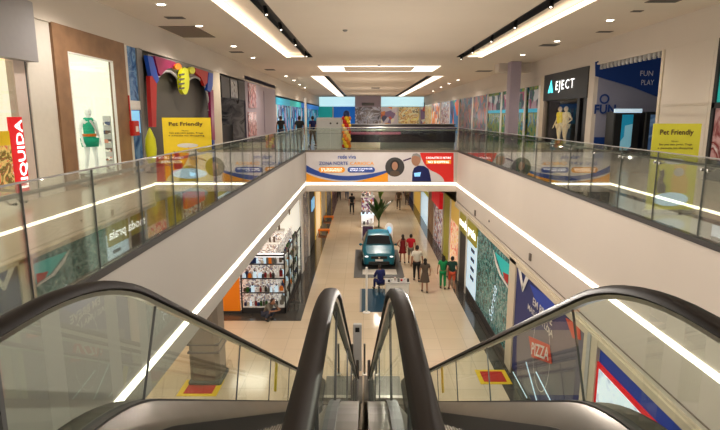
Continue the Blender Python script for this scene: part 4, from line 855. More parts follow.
# pet friendly banners
def pet(cx, cy, w_, h_, rot, m, label):
    t = thing('pet_banner', label, 'banner stand', (cx, cy, 0), 'yellow Pet Friendly banners')
    b = MB(); b.box(cx - w_ / 2, cy - .01, .04, cx + w_ / 2, cy + .01, h_, m); b.build('sheet', t)
    b = MB(); b.rbox(cx - w_ / 2 - .02, cy - .08, 0, cx + w_ / 2 + .02, cy + .08, .05, 'steel', .01); b.cyl((cx, cy + .03, .05), (cx, cy + .03, h_), .012, 'steel', n=6); b.build('stand', t)
    X0 = cx - w_ / 2; y = cy - .012
    text('Pet Friendly', (X0 + w_ * .14, y, h_ * .86), UX, UZ, w_ * .70, h_ * .075, 'yel_text', t, bold=.02)
    text('Aqui seu\npet pode\npassear com voce\nno shopping', (X0 + w_ * .16, y, h_ * .70), UX, UZ, w_ * .68, h_ * .12, 'yel_text', t) if 0 else None
    text('Nosso', (X0 + w_ * .40, y, h_ * .795), UX, UZ, w_ * .14, h_ * .022, 'yel_text', t)
    text('Seu pet vem junto. Traga', (X0 + w_ * .14, y, h_ * .755), UX, UZ, w_ * .70, h_ * .026, 'yel_text', t, bold=.02)
    text('e passeie no shopping', (X0 + w_ * .12, y, h_ * .715), UX, UZ, w_ * .74, h_ * .026, 'yel_text', t, bold=.02)
    b = MB(); n = 20
    b.poly([(X0 + w_ * (.5 + .22 * math.cos(2 * PI * i / n)), y, h_ * (.58 + .035 * math.sin(2 * PI * i / n))) for i in range(n)], 'white'); b.build('white_cloud', t)
    # cat and dog figures, simple silhouettes
    def blob(pts, mm, nme, d=.002): b = MB(); b.poly([(X0 + w_ * u, y - d, h_ * v) for u, v in pts], mm); b.build(nme, t)
    blob([(.20, .22), (.18, .34), (.22, .42), (.20, .50), (.25, .47), (.30, .50), (.33, .43), (.31, .36), (.38, .30), (.38, .22)], 'browncloth', 'cat_picture')
    blob([(.50, .22), (.47, .38), (.52, .48), (.50, .56), (.58, .53), (.68, .54), (.78, .55), (.76, .45), (.84, .36), (.84, .22)], 'gold', 'dog_picture')
    b = MB(); b.poly([(X0 + w_ * (.62 + .11 * math.cos(2 * PI * i / n)), y - .004, h_ * (.46 + .05 * math.sin(2 * PI * i / n))) for i in range(n)], 'offwhite'); b.build('dog_face', t)
    b = MB(); b.poly([(X0 + w_ * (.5 + .38 * math.cos(2 * PI * i / n)), y - .006, h_ * (.15 + .08 * math.sin(2 * PI * i / n))) for i in range(n)], 'pale_blue'); b.build('blue_bowl', t)
    t.rotation_euler = (0, 0, rot); return t
a = onZ(190, 183, 0); d = (a - CAMP).length
pet(a.x, a.y, 48 / F * a.y * 1.0, 1.66, R(18) * 0, 'poster_yel', 'orange-yellow Pet Friendly banner on the left walkway')
a = onZ(668, 212, 0); pet(a.x, a.y, 47 / F * a.y * 1.0, 1.57, 0, 'poster_yel2', 'lemon-yellow Pet Friendly banner on the right walkway')
# people on the upper floor, left
for k, (x, yb, H, tp, lg, lb) in enumerate(((281.5, 146, 1.7, 'blackcloth', 'jean', 'person in a black top beside the bright blue shop on the upper floor'), (300, 149, 1.7, 'blackcloth', 'blackcloth', 'person dressed in black just left of the white upper post'), (313, 147, 1.7, 'navycloth', 'browncloth', 'person in a dark top and brown trousers by the grey cabinet'))):
    a = onZ(x, yb, 0); person(a, R(160 + 30 * k), 'walk', H, tp, lg, label=lb, stride=.12)
b = MB(); a = onY(306, 130, 27.2); b.cyl((a.x, 27.2, 0), (a.x, 27.2, 2.6), .06, 'white', n=14); tag(b.build('post'), 'slim white round post left of the grey cabinet', 'post')
# ================================================================== LOWER LEFT SHOP (cosmetics)
SX0, SX1, SY0, SY1 = -4.95, -3.15, 20.45, 26.0
t = thing('shopfront', 'brightly lit shelf-lined cosmetics shop on the lower floor', 'shopfront', (-4, 20.5, ZL))
b = MB(); b.box(-9, SY0, ZL + .1, SX0 - .06, SY0 + .1, -3.6, 'orange_lit'); b.box(-9, SY0 - .02, ZL, SX0, SY0 + .1, ZL + .1, 'dark'); b.build('orange_wall', t)
b = MB()
for x in (SX0, SX1 - .04): b.box(x, SY0, ZL, x + .05, SY0 + .06, ZL + 2.45, 'black')
b.box(SX0, SY0, ZL, SX1, SY0 + .06, ZL + .22, 'dark')
for z in (.85, 1.45, 2.05): b.box(SX0, SY0, ZL + z, SX1, SY0 + .04, ZL + z + .04, 'black')
for y in (21.8, 23.2, 24.6, 26.0): b.box(SX1 - .05, y, ZL, SX1, y + .05, ZL + 2.45, 'black')
b.box(SX1 - .05, SY0, ZL, SX1, SY1, ZL + .22, 'dark'); b.box(SX1 - .05, SY0, ZL + 2.4, SX1, SY1, ZL + 2.46, 'dark'); b.box(SX0, SY0, ZL + 2.4, SX1, SY0 + .05, ZL + 2.46, 'dark'); b.build('display_frame', t)
b = MB(); b.box(SX0, SY0 + .45, ZL, SX1 - .45, SY0 + .5, ZL + 2.5, 'm_stock'); b.box(SX1 - .5, SY0 + .5, ZL, SX1 - .45, SY1, ZL + 2.5, 'm_stock'); b.box(-9, SY1 + 1.5, ZL, SX1 - .15, SY1 + 1.6, -2.05, 'shop_white'); b.build('back_panel', t)
b = MB(); b.box(SX0, SY0 + .02, ZL + 2.35, SX1, SY0 + .5, ZL + 2.40, 'lum_white'); b.build('shelf_light', t)
b = MB(); b.box(SX1 - .03, SY0, ZL + .22, SX1 - .02, SY1, ZL + 2.4, 'glass_shop'); b.box(SX1 - .02, SY1, ZL, SX1 + .04, SY1 + .35, -2.05, 'white'); b.build('glass_side', t)
for i in range(4):
    b = MB(); z = ZL + .25 + i * .6; b.box(SX0 + .05, SY0 + .06, z - .02, SX1 - .45, SY0 + .45, z, 'white'); b.box(SX1 - .45, SY0 + .06, z - .02, SX1 - .06, SY1, z, 'white'); b.build('shelf', t)
pal = ['dark', 'white', 'browncloth', 'navy', 'orange', 'cream', 'greycloth', 'maroon', 'leafm', 'pale_blue']
proto = {}
random.seed(3)
def bottle(m, k):
    b = MB()
    if k == 0: b.lathe((0, 0, 0), [(.04, 0), (.045, .02), (.045, .15), (.02, .19), (.018, .24)], m, 8)
    elif k == 1: b.rbox(-.05, -.03, 0, .05, .03, .2, m, .01); b.cyl((0, 0, .2), (0, 0, .26), .02, 'dark', n=6)
    else: b.lathe((0, 0, 0), [(.06, 0), (.065, .02), (.065, .10), (.05, .11), (.05, .14)], m, 8)
    return b
nb = 0
for i in range(4):
    z = ZL + .25 + i * .6
    for j in range(13):
        if (i * 13 + j) % 7 == 3: continue
        m = pal[random.randrange(len(pal))]; k = random.randrange(3)
        key = (m, k)
        if key not in proto:
            o = bottle(m, k).build('product_bottle', origin=(0, 0, 0)); proto[key] = o
        else: o = proto[key].copy(); COL.objects.link(o)
        o.location = (SX0 + .12 + j * .107, SY0 + .18 + random.random() * .08, z)
        tag(o, 'small product on the %s front shelf of the bright cosmetics shop' % ['lowest', 'second lowest', 'second highest', 'top'][i], 'bottle', 'products on the front shelves'); nb += 1
    for j in range(16):
        m = pal[random.randrange(len(pal))]; k = random.randrange(3); key = (m, k)
        if key not in proto: o = bottle(m, k).build('product_bottle', origin=(0, 0, 0)); proto[key] = o
        else: o = proto[key].copy(); COL.objects.link(o)
        o.location = (SX1 - .22, SY0 + .4 + j * .33, z); o.scale = (1.3, 1.3, 1.3)
        tag(o, 'small product on the %s side shelf facing the walkway' % ['lowest', 'second lowest', 'second highest', 'top'][i], 'bottle', 'products on the side shelves')
# tables inside, seen over the top
for i in range(3):
    y = 22.0 + i * 1.5
    t = thing('display_table', '%s white goods table inside the bright cosmetics shop' % ['front', 'middle', 'rear'][i], 'table', (-4.4, y, ZL), 'display tables in the cosmetics shop')
    b = MB(); b.rbox(-5.6, y, ZL, -3.9, y + .5, ZL + 1.9 + i * .25, 'm_stock', .02); b.build('goods_stack', t)
    b = MB(); b.rbox(-5.65, y - .05, ZL + 1.9 + i * .25, -3.85, y + .55, ZL + 1.95 + i * .25, 'white', .01); b.build('top_shelf', t)
    for q in range(8):
        b = MB(); xx = -5.5 + q * .2; b.cyl((xx, y + .2, ZL + 1.95 + i * .25), (xx, y + .2, ZL + 2.2 + i * .25), .05, 'browncloth', n=6); b.build('jar', t)
# crouching man
a = onZ(268, 320, ZL); person((a.x, a.y, ZL), R(55), 'crouch', 1.72, 'greycloth', 'jean', label='man in grey crouching before the bright shop shelves', sleeve=1.0)
# lower left further shops
WLL = SX1
def YL(x, y=210): return onX(x, y, WLL).y
lowL = [(SY1 + .35, 29.5, 'm_dimgrey', 'dark glass shopfront just past the cosmetics shop'), (29.5, 33.5, 'black', 'black shopfront with a small blue lit screen'), (33.5, 38, 'shop_warm', 'warm lit cream shopfront by the orange benches'), (38, 43.5, 'cream', 'cream shopfront beyond the orange benches'), (43.5, 51, 'm_dimgrey', 'grey shopfront far down the lower left'), (51, 62, 'm_redart', 'reddish shopfront at the far lower left')]
for y0, y1, m, lb in lowL:
    t = thing('shopfront', lb, 'shopfront', (WLL, (y0 + y1) / 2, ZL)); b = MB(); b.box(WLL - .08, y0, ZL, WLL, y1, -2.05, m); b.build('window_display', t)
    b = MB(); b.box(WLL - .05, y0 - .0, ZL, WLL + .06, y0 + .35, -2.05, 'gold' if y0 > 33 else 'offwhite'); b.build('pilaster', t)
b = MB(); b.box(WLL + .0, 31.5, ZL + 2.2, WLL + .05, 33.2, ZL + 2.9, 'screen_blue'); tag(b.build('lit_screen'), 'small bright blue screen on the black lower shopfront', 'screen')
for (y, lb) in ((35.3, 'nearer low orange bench on the dark floor border'), (40.2, 'farther low orange bench on the dark floor border')):
    t = thing('bench', lb, 'bench', (-2.75, y, ZL), 'orange benches'); b = MB(); b.rbox(-3.1, y, ZL + .18, -2.3, y + .4, ZL + .28, 'orange', .02); b.build('seat', t)
    for xx in (-3.05, -2.42): b = MB(); b.box(xx, y + .04, ZL, xx + .07, y + .36, ZL + .18, 'orange'); b.build('leg', t)
# ================================================================== LOWER RIGHT WALL
WQ = 4.64
def Yq(x, y): return onX(x, y, WQ).y
def panel(t, y0, y1, z0, z1, m, name, th=.04): b = MB(); b.box(WQ, y0, z0, WQ + th, y1, z1, m); return b.build(name, t)
ZT = -2.62
y_m1 = Yq(509, 300); y_m0 = Yq(476.5, 270); y_p1 = Yq(516, 290)
# reef mural
t = thing('mural', 'dark teal mural of foamy water on the lower right wall', 'mural', (WQ, 19, ZL)); panel(t, y_m1, y_m0, ZL + .35, ZT, 'm_reef', 'picture')
b = MB(); b.prism([onX(x, y, WQ - .012) for x, y in ((495, 252), (510, 265), (509, 285), (503, 276))], (-.01, 0, 0), 'teal_lit'); b.build('green_shape', t)
b = MB(); b.prism([onX(x, y, WQ - .03) for x, y in ((503, 272), (508.5, 275), (508, 284), (504.5, 279))], (-.01, 0, 0), 'red'); b.build('red_shape', t)
b = MB(); pts = [(493.5, 250), (497, 262), (501, 274), (508, 286), (508, 288), (500, 276), (495.5, 263)]; b.prism([onX(x, y, WQ - .04) for x, y in pts], (-.01, 0, 0), 'white'); b.build('white_line', t)
p = onX(492, 322, WQ - .02); text('Sereia', p, -UY * .35 + UZ, UY + UZ * .35, 1.5, .5, 'pale_blue', t, bold=-.005)
t = thing('poster_panel', 'pale blue panel at the far edge of the teal mural', 'poster', (WQ, 22, ZL)); panel(t, y_m0 + .02, Yq(467, 262), ZL + .35, ZT - .5, 'pale_blue', 'picture')
for q in range(5): b = MB(); b.box(WQ - .01, y_m0 + .5, ZL + 1.0 + q * .4, WQ, y_m0 + 1.2, ZL + 1.15 + q * .4, 'jean'); b.build('dark_mark', t)
w = MB(); w.box(WQ - .05, y_p1, ZL, WQ + .1, y_m1, ZT, 'cream'); w.box(WQ - .01, y_m1, ZL, WQ + .06, 26.3, ZL + .35, 'dark'); 
PY0 = Yq(584, 370); w.box(WQ - .06, PY0 - .62, ZL, WQ + .1, PY0, ZT, 'cream'); w.box(WQ - .08, PY0 - .35, ZL, WQ + .1, PY0 - .2, ZT, 'ltgrey')
w.box(WQ - .01, -2, ZL, WQ + .06, y_p1, ZL + .2, 'dark'); w.box(WQ - .05, -2, ZT - .12, WQ + .1, 26.3, ZT + .02, 'cream'); w.box(WQ, -2, ZL, WQ + .08, 2.5, ZT, 'offwhite')
struct(w, 'wall_lower_right')
# navy poster
t = thing('poster_wall', 'tall navy poster with white lettering and a red block on the lower right wall', 'poster', (WQ, 12, ZL))
panel(t, PY0, y_p1, ZL + .2, ZT - .1, 'poster_navy', 'sheet')
b = MB(); b.prism([onX(x, y, WQ - .005) for x, y in ((530, 284), (562, 307), (548, 316), (537, 305))], (-.004, 0, 0), 'poster_blue'); b.build('blue_glow', t)
b = MB(); b.prism([onX(x, y, WQ - .006) for x, y in ((517, 330), (586, 330), (584, 395), (517, 395))][::1], (-.002, 0, 0), 'poster_grey'); b.build('grey_field', t)
b = MB()
for pts in (((518.3, 268), (521, 270), (523.5, 287), (522.5, 292)), ((529.5, 277), (526.5, 274.5), (522.3, 287), (523, 292))): b.prism([onX(x, y, WQ - .02) for x, y in pts], (-.01, 0, 0), 'white')
b.build('v_emblem', t)
def wtext(s_, x, y, x2, y2, h, m, name='lettering'):
    p = onX(x, y, WQ - .03); q_ = onX(x2, y2, WQ - .03); u = (q_ - p); return text(s_, p, u.normalized(), UZ - u.normalized() * UZ.dot(u.normalized()), u.length, h, m, t, bold=.01, name=name)
p = onX(535, 306, WQ - .02)
text('EM BREVE', (p.x, onX(534, 302, WQ).y, onX(534, 305, WQ).z), -UY, UZ, 1.5, .22, 'white', t, bold=.02)
text('MAIS UMA LOJA', (p.x, onX(529, 306, WQ).y, onX(529, 311, WQ).z), -UY, UZ, 2.0, .22, 'white', t, bold=.02)
b = MB(); q4 = [(529, 336), (549.5, 345), (552, 364), (532, 357)]; b.prism([onX(x, y, WQ - .03) for x, y in q4], (-.01, 0, 0), 'poster_red'); b.build('red_block', t)
pz = onX(531.5, 354, WQ - .06); text('PIZZA', pz, onX(551, 362, WQ - .06) - pz, UZ, (onX(551, 362, WQ - .06) - pz).length * .9, .35, 'white', t, bold=.02)
b = MB(); n = 36; cpt = onX(541, 353, WQ - .02)
for i in range(n):
    a0, a1 = 2 * PI * i / n, 2 * PI * (i + 1) / n
    b.poly([(WQ - .02, cpt.y + r_ * .62 * math.cos(a_), cpt.z + r_ * math.sin(a_)) for r_, a_ in ((1.02, a0), (1.05, a0), (1.05, a1), (1.02, a1))], 'white')
b.build('oval_outline', t)
for k, (xa, ya2, xb2, yb2) in enumerate(((513, 372, 527, 398), (526, 362, 537, 402), (536, 372, 551, 402))):
    p, q_ = onX(xa, ya2, WQ - .02), onX(xb2, yb2, WQ - .02); b = MB(); b.tube([p, q_], .018, 'pale_blue', 5); b.build('diagonal_line', t)
b = MB(); b.prism([onX(x, y, WQ - .01) for x, y in ((566, 318), (580, 325), (581, 340), (573, 338))], (-.01, 0, 0), 'poster_red'); b.build('orange_patch', t)
# blue framed screen shop
t = thing('shopfront', 'blue shopfront with a red-edged bright screen on the lower right wall', 'shopfront', (WQ, 7, ZL))
panel(t, 2.5, PY0 - .64, ZL + .2, ZT - .1, 'poster_blue', 'blue_wall')
yy1 = Yq(597.5, 368)
b = MB(); b.box(WQ - .03, 2.6, ZL + .5, WQ, yy1, -3.05, 'red_lit'); b.build('red_edge', t)
b = MB(); b.box(WQ - .04, 2.7, ZL + .55, WQ - .03, yy1 - .14, -3.15, 'm_screen'); b.build('bright_screen', t)
b = MB(); yb3 = yy1 - .5
for k in range(7): yq = yb3 - k * .28; b.ell((WQ - .05, yq, ZL + .95 + .08 * (k % 3)), .01, .12, .12, ['navy', 'greencloth', 'navy', 'red', 'navy', 'magenta', 'magenta'][k], 8, 6)
b.build('screen_picture', t)
# little devices on the right fascia
for x, y, s_, lb in ((530, 257, .10, 'small grey vent plate on the fascia above the navy poster'), (475, 213, .12, 'small grey vent plate on the fascia above the far mural edge'), (489, 221, .04, 'tiny round sensor on the right-hand fascia')):
    p = onX(x, y, XR - .02); b = MB(); b.rbox(XR - .04, p.y - s_ * .7, p.z - s_, XR, p.y + s_ * .7, p.z + s_, 'taupe' if s_ > .05 else 'dkgrey', .005)
    for k in range(4):
        if s_ > .05: b.box(XR - .045, p.y - s_ * .5, p.z - s_ * .7 + k * s_ * .4, XR - .04, p.y + s_ * .5, p.z - s_ * .55 + k * s_ * .4, 'dkgrey')
    tag(b.build('fascia_plate'), lb, 'wall plate')
p = onX(289, 212, XL); b = MB(); b.rbox(XL, p.y - .08, p.z - .1, XL + .04, p.y + .08, p.z + .1, 'taupe', .005); tag(b.build('fascia_plate'), 'small grey plate on the left fascia near the footbridge', 'wall plate')
# near mural: opening and shops beyond
segR = [(Yq(467, 262), 24.8, 'dark', 'doorway shown as a flat dark panel, with lit green sign beyond the teal mural'), (24.8, 27.6, 'm_flower', 'shopfront with orange and pink flower posters on the lower right'), (27.6, 30.0, 'olive', 'olive yellow shopfront column on the lower right'), (30.0, 34.0, 'm_goods2', 'shopfront with red sign on the lower right'), (34, 37, 'wood', 'brown panelled shopfront on the lower right'), (37, 42, 'pale_blue', 'pale blue shopfront with yellow stripe on the lower right'), (42, 48, 'gold', 'gold coloured shopfront far down the lower right'), (48, 62, 'navy', 'navy shopfront at the far lower right')]  # first entry: flat dark sheet painted for the shade inside the opening
for k, (y0, y1, m, lb) in enumerate(segR):
    t = thing('shopfront', lb, 'shopfront', (WQ, (y0 + y1) / 2, ZL)); panel(t, y0, y1, ZL, ZT - (1.0 if k < 2 else 0), m, 'window_display')
    b = MB(); b.box(WQ - .06, y0, ZL, WQ + .04, y0 + .18, ZT, 'cream' if k % 2 else 'offwhite'); b.build('pilaster', t)
    if k == 0:
        b = MB(); b.box(WQ - .05, y0 - 1.9, ZT - 1.0, WQ + .03, y1, ZT - .1, 'olive'); b.build('sign_band', t)
        text('moda praia', (WQ - .06, y1 - .1, ZT - .85), -UY, UZ, 3.6, .55, 'sign_white', t, bold=.02)
    if k == 1: panel(t, y0, y1, ZT - 1.0, ZT, 'gold', 'sign_band')
    if k == 3: b = MB(); b.box(WQ - .25, y0 + .3, ZT - 1.0, WQ, y1 - .2, ZT - .1, 'red_lit'); b.build('sign_band', t)
    if k == 5: b = MB(); b.box(WQ - .05, y0, ZL + 2.2, WQ, y1, ZL + 2.5, 'lime'); b.box(WQ - .05, y0, ZL + 2.6, WQ, y1, ZL + 3.2, 'blue'); b.build('stripe', t)
# ================================================================== PEOPLE BELOW
def low(x, y): a = onZ(x, y, ZL); return (a.x, a.y, ZL)
person(low(402.5, 263), R(185), 'hip', 1.60, 'maroon', 'maroon', label='woman in a dark red dress walking beside the teal car', skirt=.62, stride=.14, longhair=True, bare=True)
person(low(410.5, 264), R(175), 'walk', 1.66, 'redcloth', 'greycloth', label='man in a bright red shirt and grey shorts beside the teal car', shorts=True, stride=.2)
person(low(416.5, 281.5), R(178), 'walk', 1.80, 'whitecloth', 'blackcloth', label='person in a cream shirt and black trousers walking away', stride=.16, sleeve=.7)
person(low(424.5, 292.5), R(180), 'walk', 1.60, 'browncloth', 'browncloth', label='woman in a loose brown dress nearest the escalators', skirt=.55, stride=.12, longhair=True)
person(low(442.5, 289), R(172), 'walk', 1.60, 'greencloth', 'greencloth', label='person dressed all in bright green near the mural wall', stride=.1, longhair=True)
person(low(451.5, 290), R(180), 'walk', 1.60, 'dkgreencloth', 'orangecloth', label='person in a dark green top and orange shorts beside the one in green', stride=.14, shorts=True)
person(low(352, 214.5), R(190), 'walk', 1.75, 'blackcloth', 'blackcloth', label='dark-clothed person walking far down the left of the lower floor', stride=.2)
person(low(347, 200), R(0), 'walk', 1.75, 'browncloth', 'jean', label='distant person under the footbridge, partly cut off by it', stride=.2)
person(low(339, 200), R(10), 'walk', 1.75, 'greycloth', 'dark', label='distant grey-clothed person farthest left under the footbridge', stride=.2)
person(low(398.5, 209.5), R(0), 'walk', 1.75, 'browncloth', 'browncloth', label='brown-clothed person walking far down the right of the lower floor', stride=.15)
person(low(407, 205), R(180), 'stand', 1.75, 'greycloth', 'browncloth', label='distant person beside the brown-clothed walker', stride=.15)
# seated person + table + stool
a = low(380.5, 292)
person(a, R(200), 'seated', 1.72, 'navycloth', 'navycloth', label='person in navy seated at the small white stand', sleeve=1.6)
t = thing('stool', 'small dark stool under the person in navy', 'stool', a); b = MB(); b.cyl((a[0], a[1] + .02, ZL + .36), (a[0], a[1] + .02, ZL + .41), .19, 'dark', n=14); b.build('seat', t)
for k in range(4): an = PI / 4 + k * PI / 2; b = MB(); b.cyl((a[0] + .16 * math.cos(an), a[1] + .02 + .16 * math.sin(an), ZL), (a[0] + .1 * math.cos(an), a[1] + .02 + .1 * math.sin(an), ZL + .37), .014, 'steel', n=6); b.build('leg', t)
ax, ay = low(397, 297)[:2]
t = thing('sales_stand', 'white sales stand with small goods behind the right inner handrail', 'table', (ax, ay, ZL))
b = MB(); b.rbox(ax - .5, ay - .3, ZL, ax + .5, ay + .3, ZL + .72, 'white', .03); b.build('body', t); b = MB(); b.rbox(ax - .54, ay - .34, ZL + .72, ax + .54, ay + .34, ZL + .76, 'ltgrey', .01); b.build('countertop', t)
for k in range(7): b = MB(); x = ax - .42 + k * .14; b.rbox(x, ay - .2 + .1 * (k % 3), ZL + .76, x + .09, ay - .1 + .1 * (k % 3), ZL + .84 + .03 * (k % 4), ['dark', 'white', 'pinkish', 'grey', 'red', 'white', 'dark'][k], .01); tag(b.build('display_item'), 'small item standing on the white sales stand', 'goods', 'small goods on the white sales stand')
# blue carpet + white pole
c0, c1 = low(362, 312), low(384, 289)
b = MB(); b.box(c0[0] - .02, c0[1], ZL, c0[0] + 1.05, c1[1], ZL + .015, 'tealblue'); b.box(c0[0] - .1, c0[1], ZL, c0[0] - .02, c1[1], ZL + .016, 'grey'); tag(b.build('carpet'), 'dark blue carpet with a grey edge before the seated person', 'carpet')
a = low(366.5, 312.5); t = thing('lamp_post', 'slim white upright pole at the edge of the dark blue carpet', 'pole', a)
b = MB(); b.cyl((a[0], a[1], ZL + .03), (a[0], a[1], ZL + 1.92), .045, 'white', n=12); b.build('pole', t); b = MB(); b.lathe((a[0], a[1], ZL), [(.16, 0), (.16, .02), (.05, .04)], 'white', 14); b.build('base', t)
# ================================================================== CAR
def car(cx, yf):
    t = thing('car', 'small teal car on show on a dark mat in the lower walkway', 'car', (cx, yf + 1.8, ZL + .02)); z0 = ZL + .02
    # stations from nose: y, then ring of (halfwidth, z): sill, waist, shoulder/hood, roof edge, roof centre
    st = [(0.0, [(.55, .28), (.66, .42), (.62, .60), (.50, .70), (.0, .72)]), (.10, [(.74, .22), (.80, .45), (.76, .70), (.62, .80), (0, .83)]), (.45, [(.80, .20), (.85, .50), (.83, .80), (.68, .90), (0, .94)]),
          (1.0, [(.82, .20), (.87, .55), (.85, .88), (.72, .97), (0, 1.01)]), (1.15, [(.82, .20), (.87, .55), (.85, .90), (.70, 1.03), (0, 1.07)]), (1.65, [(.82, .20), (.87, .55), (.85, .93), (.60, 1.42), (0, 1.46)]), (1.9, [(.82, .20), (.87, .55), (.85, .93), (.58, 1.49), (0, 1.53)]),
          (2.7, [(.82, .20), (.87, .55), (.85, .94), (.58, 1.50), (0, 1.54)]), (3.15, [(.80, .20), (.86, .55), (.84, .94), (.56, 1.44), (0, 1.48)]), (3.5, [(.78, .24), (.83, .55), (.80, .92), (.66, 1.0), (0, 1.02)]), (3.62, [(.66, .32), (.72, .55), (.70, .85), (.55, .9), (0, .9)])]
    b = MB(); rings = []
    for y, pr in st:
        rg = [(-h, y, z) for h, z in pr] + [(h, y, z) for h, z in reversed(pr[:-1])]; rings.append([(cx + p[0], yf + p[1], z0 + p[2]) for p in rg])
    n = len(rings[0]); vs = [v for r in rings for v in r]; fs = []
    for i in range(len(rings) - 1):
        for k in range(n - 1): fs.append((i * n + k, i * n + k + 1, (i + 1) * n + k + 1, (i + 1) * n + k))
        fs.append((i * n + n - 1, i * n, (i + 1) * n, (i + 1) * n + n - 1))
    fs += [tuple(range(n)), tuple(range(len(vs) - n, len(vs)))]
    b.add(vs, fs, 'carblue'); o = b.build('car_body', t); smoothc(o, 28)
    def Q(pts, m, name, off=(0, -.008, .008)): b = MB(); b.poly([(cx + p[0] + off[0], yf + p[1] + off[1], z0 + p[2] + off[2]) for p in pts], m); return b.build(name, t)
    b = MB(); o3 = Vector((cx, yf - .035, z0 + .03)); w3 = [Vector(p) + o3 for p in ((-.67, 1.16, 1.03), (0, 1.14, 1.075), (.67, 1.16, 1.03), (.585, 1.64, 1.40), (0, 1.64, 1.455), (-.585, 1.64, 1.40))]
    b.add(w3, [(0, 1, 4, 5), (1, 2, 3, 4)], 'carglass'); b.build('windscreen', t)
    for s in (-1, 1):
        Q([(s * .82, 1.32, .97), (s * .82, 2.35, .98), (s * .63, 2.35, 1.42), (s * .65, 1.75, 1.38)], 'carglass', 'side_window', (s * .025, 0, .01)); Q([(s * .82, 2.42, .98), (s * .81, 3.15, .98), (s * .62, 3.0, 1.38), (s * .63, 2.42, 1.42)], 'carglass', 'side_window', (s * .025, 0, .01))
        b = MB(); b.ell((cx + s * .97, yf + 1.28, z0 + 1.02), .09, .06, .07, 'carblue', 10, 7); b.box(cx + s * .84, yf + 1.25, z0 + .98, cx + s * .95, yf + 1.31, z0 + 1.02, 'black'); b.build('wing_mirror', t, smooth=True)
        b = MB(); b.ell((cx + s * .60, yf + .08, z0 + .66), .15, .08, .055, 'lum_white', 12, 7); b.build('headlight', t, smooth=True)
        for yy in (.72, 2.95):
            b = MB(); b.cyl((cx + s * .68, yf + yy, z0 + .30), (cx + s * .885, yf + yy, z0 + .30), .30, 'black', n=22); w_ = b.build('wheel', t); smoothc(w_)
            b = MB(); b.cyl((cx + s * .88, yf + yy, z0 + .30), (cx + s * .895, yf + yy, z0 + .30), .19, 'chrome', n=16); b.build('hub_cap', w_)
    b = MB(); b.rbox(cx - .42, yf - .02, z0 + .56, cx + .42, yf + .06, z0 + .70, 'black', .02); b.rbox(cx - .55, yf - .03, z0 + .24, cx + .55, yf + .06, z0 + .42, 'black', .03); b.build('grille', t)
    b = MB(); b.box(cx - .2, yf - .05, z0 + .44, cx + .2, yf - .03, z0 + .54, 'white'); b.build('number_plate', t)
    b = MB(); b.cyl((cx, yf - .03, z0 + .63), (cx, yf - .015, z0 + .63), .05, 'chrome', n=12); b.build('badge', t)
    for s in (-1, 1): b = MB(); b.tube([(cx + s * .57, yf + 1.95, z0 + 1.53), (cx + s * .57, yf + 2.3, z0 + 1.57), (cx + s * .57, yf + 2.9, z0 + 1.54)], .018, 'dark', 6); b.build('roof_rail', t)
car(.82, 26.75)
b = MB(); b.box(-.48, 25.3, ZL, 2.05, 30.9, ZL + .02, 'dkgrey'); tag(b.build('display_mat'), 'dark grey rectangular mat under the teal car', 'mat')
b = MB(); b.rbox(-.05, 25.75, ZL + .02, 1.7, 26.6, ZL + .06, 'offwhite', .01); tag(b.build('reflection_panel'), 'low white panel standing in for a reflection in front of the teal car', 'panel')  # white slab put in for the pale reflection before the car
# ================================================================== PLANTS AND KIOSKS BELOW
def plant(x, y, h, nl, label, m='leafm', spread=.6, seed=1, pot='terracotta', group=None):
    rnd = random.Random(seed); t = thing('potted_palm', label, 'plant', (x, y, ZL))
    b = MB(); b.lathe((x, y, ZL), [(.2, 0), (.28, .1), (.32, .5), (.34, .55), (.28, .55), (.26, .48)], pot, 16); b.build('pot', t, smooth=True)
    b = MB(); b.cyl((x, y, ZL + .46), (x, y, ZL + .49), .26, 'soil', n=14); b.build('soil', t)
    b = MB(); b.tube([(x, y, ZL + .4), (x + .03, y, ZL + h * .35), (x, y, ZL + h * .5)], [.06, .045, .04], 'leafm', 8); b.build('stem', t)
    for i in range(nl):
        an = 2 * PI * i / nl + rnd.random() * .5; L = h * (.45 + .15 * rnd.random()); sp = spread * (.4 + .6 * rnd.random()); bz = ZL + h * (.35 + .15 * rnd.random())
        dx, dy = math.cos(an), math.sin(an); V = []; n = 8
        for k in range(n + 1):
            u = k / n; r = sp * u ** 1.3; z = bz + L * u * (1.0 - .25 * u * sp); wd = .15 * math.sin(PI * min(1, .08 + u * .92)) ** .7 * (1 if u > .12 else .3)
            V += [(x + dx * r - dy * wd, y + dy * r + dx * wd, z - .02), (x + dx * r, y + dy * r, z + .02), (x + dx * r + dy * wd, y + dy * r - dx * wd, z - .02)]
        fs = []
        for k in range(n):
            for q in range(2): fs.append((k * 3 + q, k * 3 + q + 1, k * 3 + q + 4, k * 3 + q + 3))
        b = MB(); b.add(V, fs, m); b.build('leaf', t, smooth=True)
    return t
plant(onZ(378.5, 235, ZL).x, onZ(378.5, 235, ZL).y, 2.75, 18, 'large banana-leaved plant in a pale pot behind the teal car', spread=1.1, seed=4)
plant(onZ(380, 211, ZL).x, onZ(380, 211, ZL).y, 2.9, 12, 'yellow-green potted plant farther back, its top cut off by the footbridge', 'leafy', .9, 8)
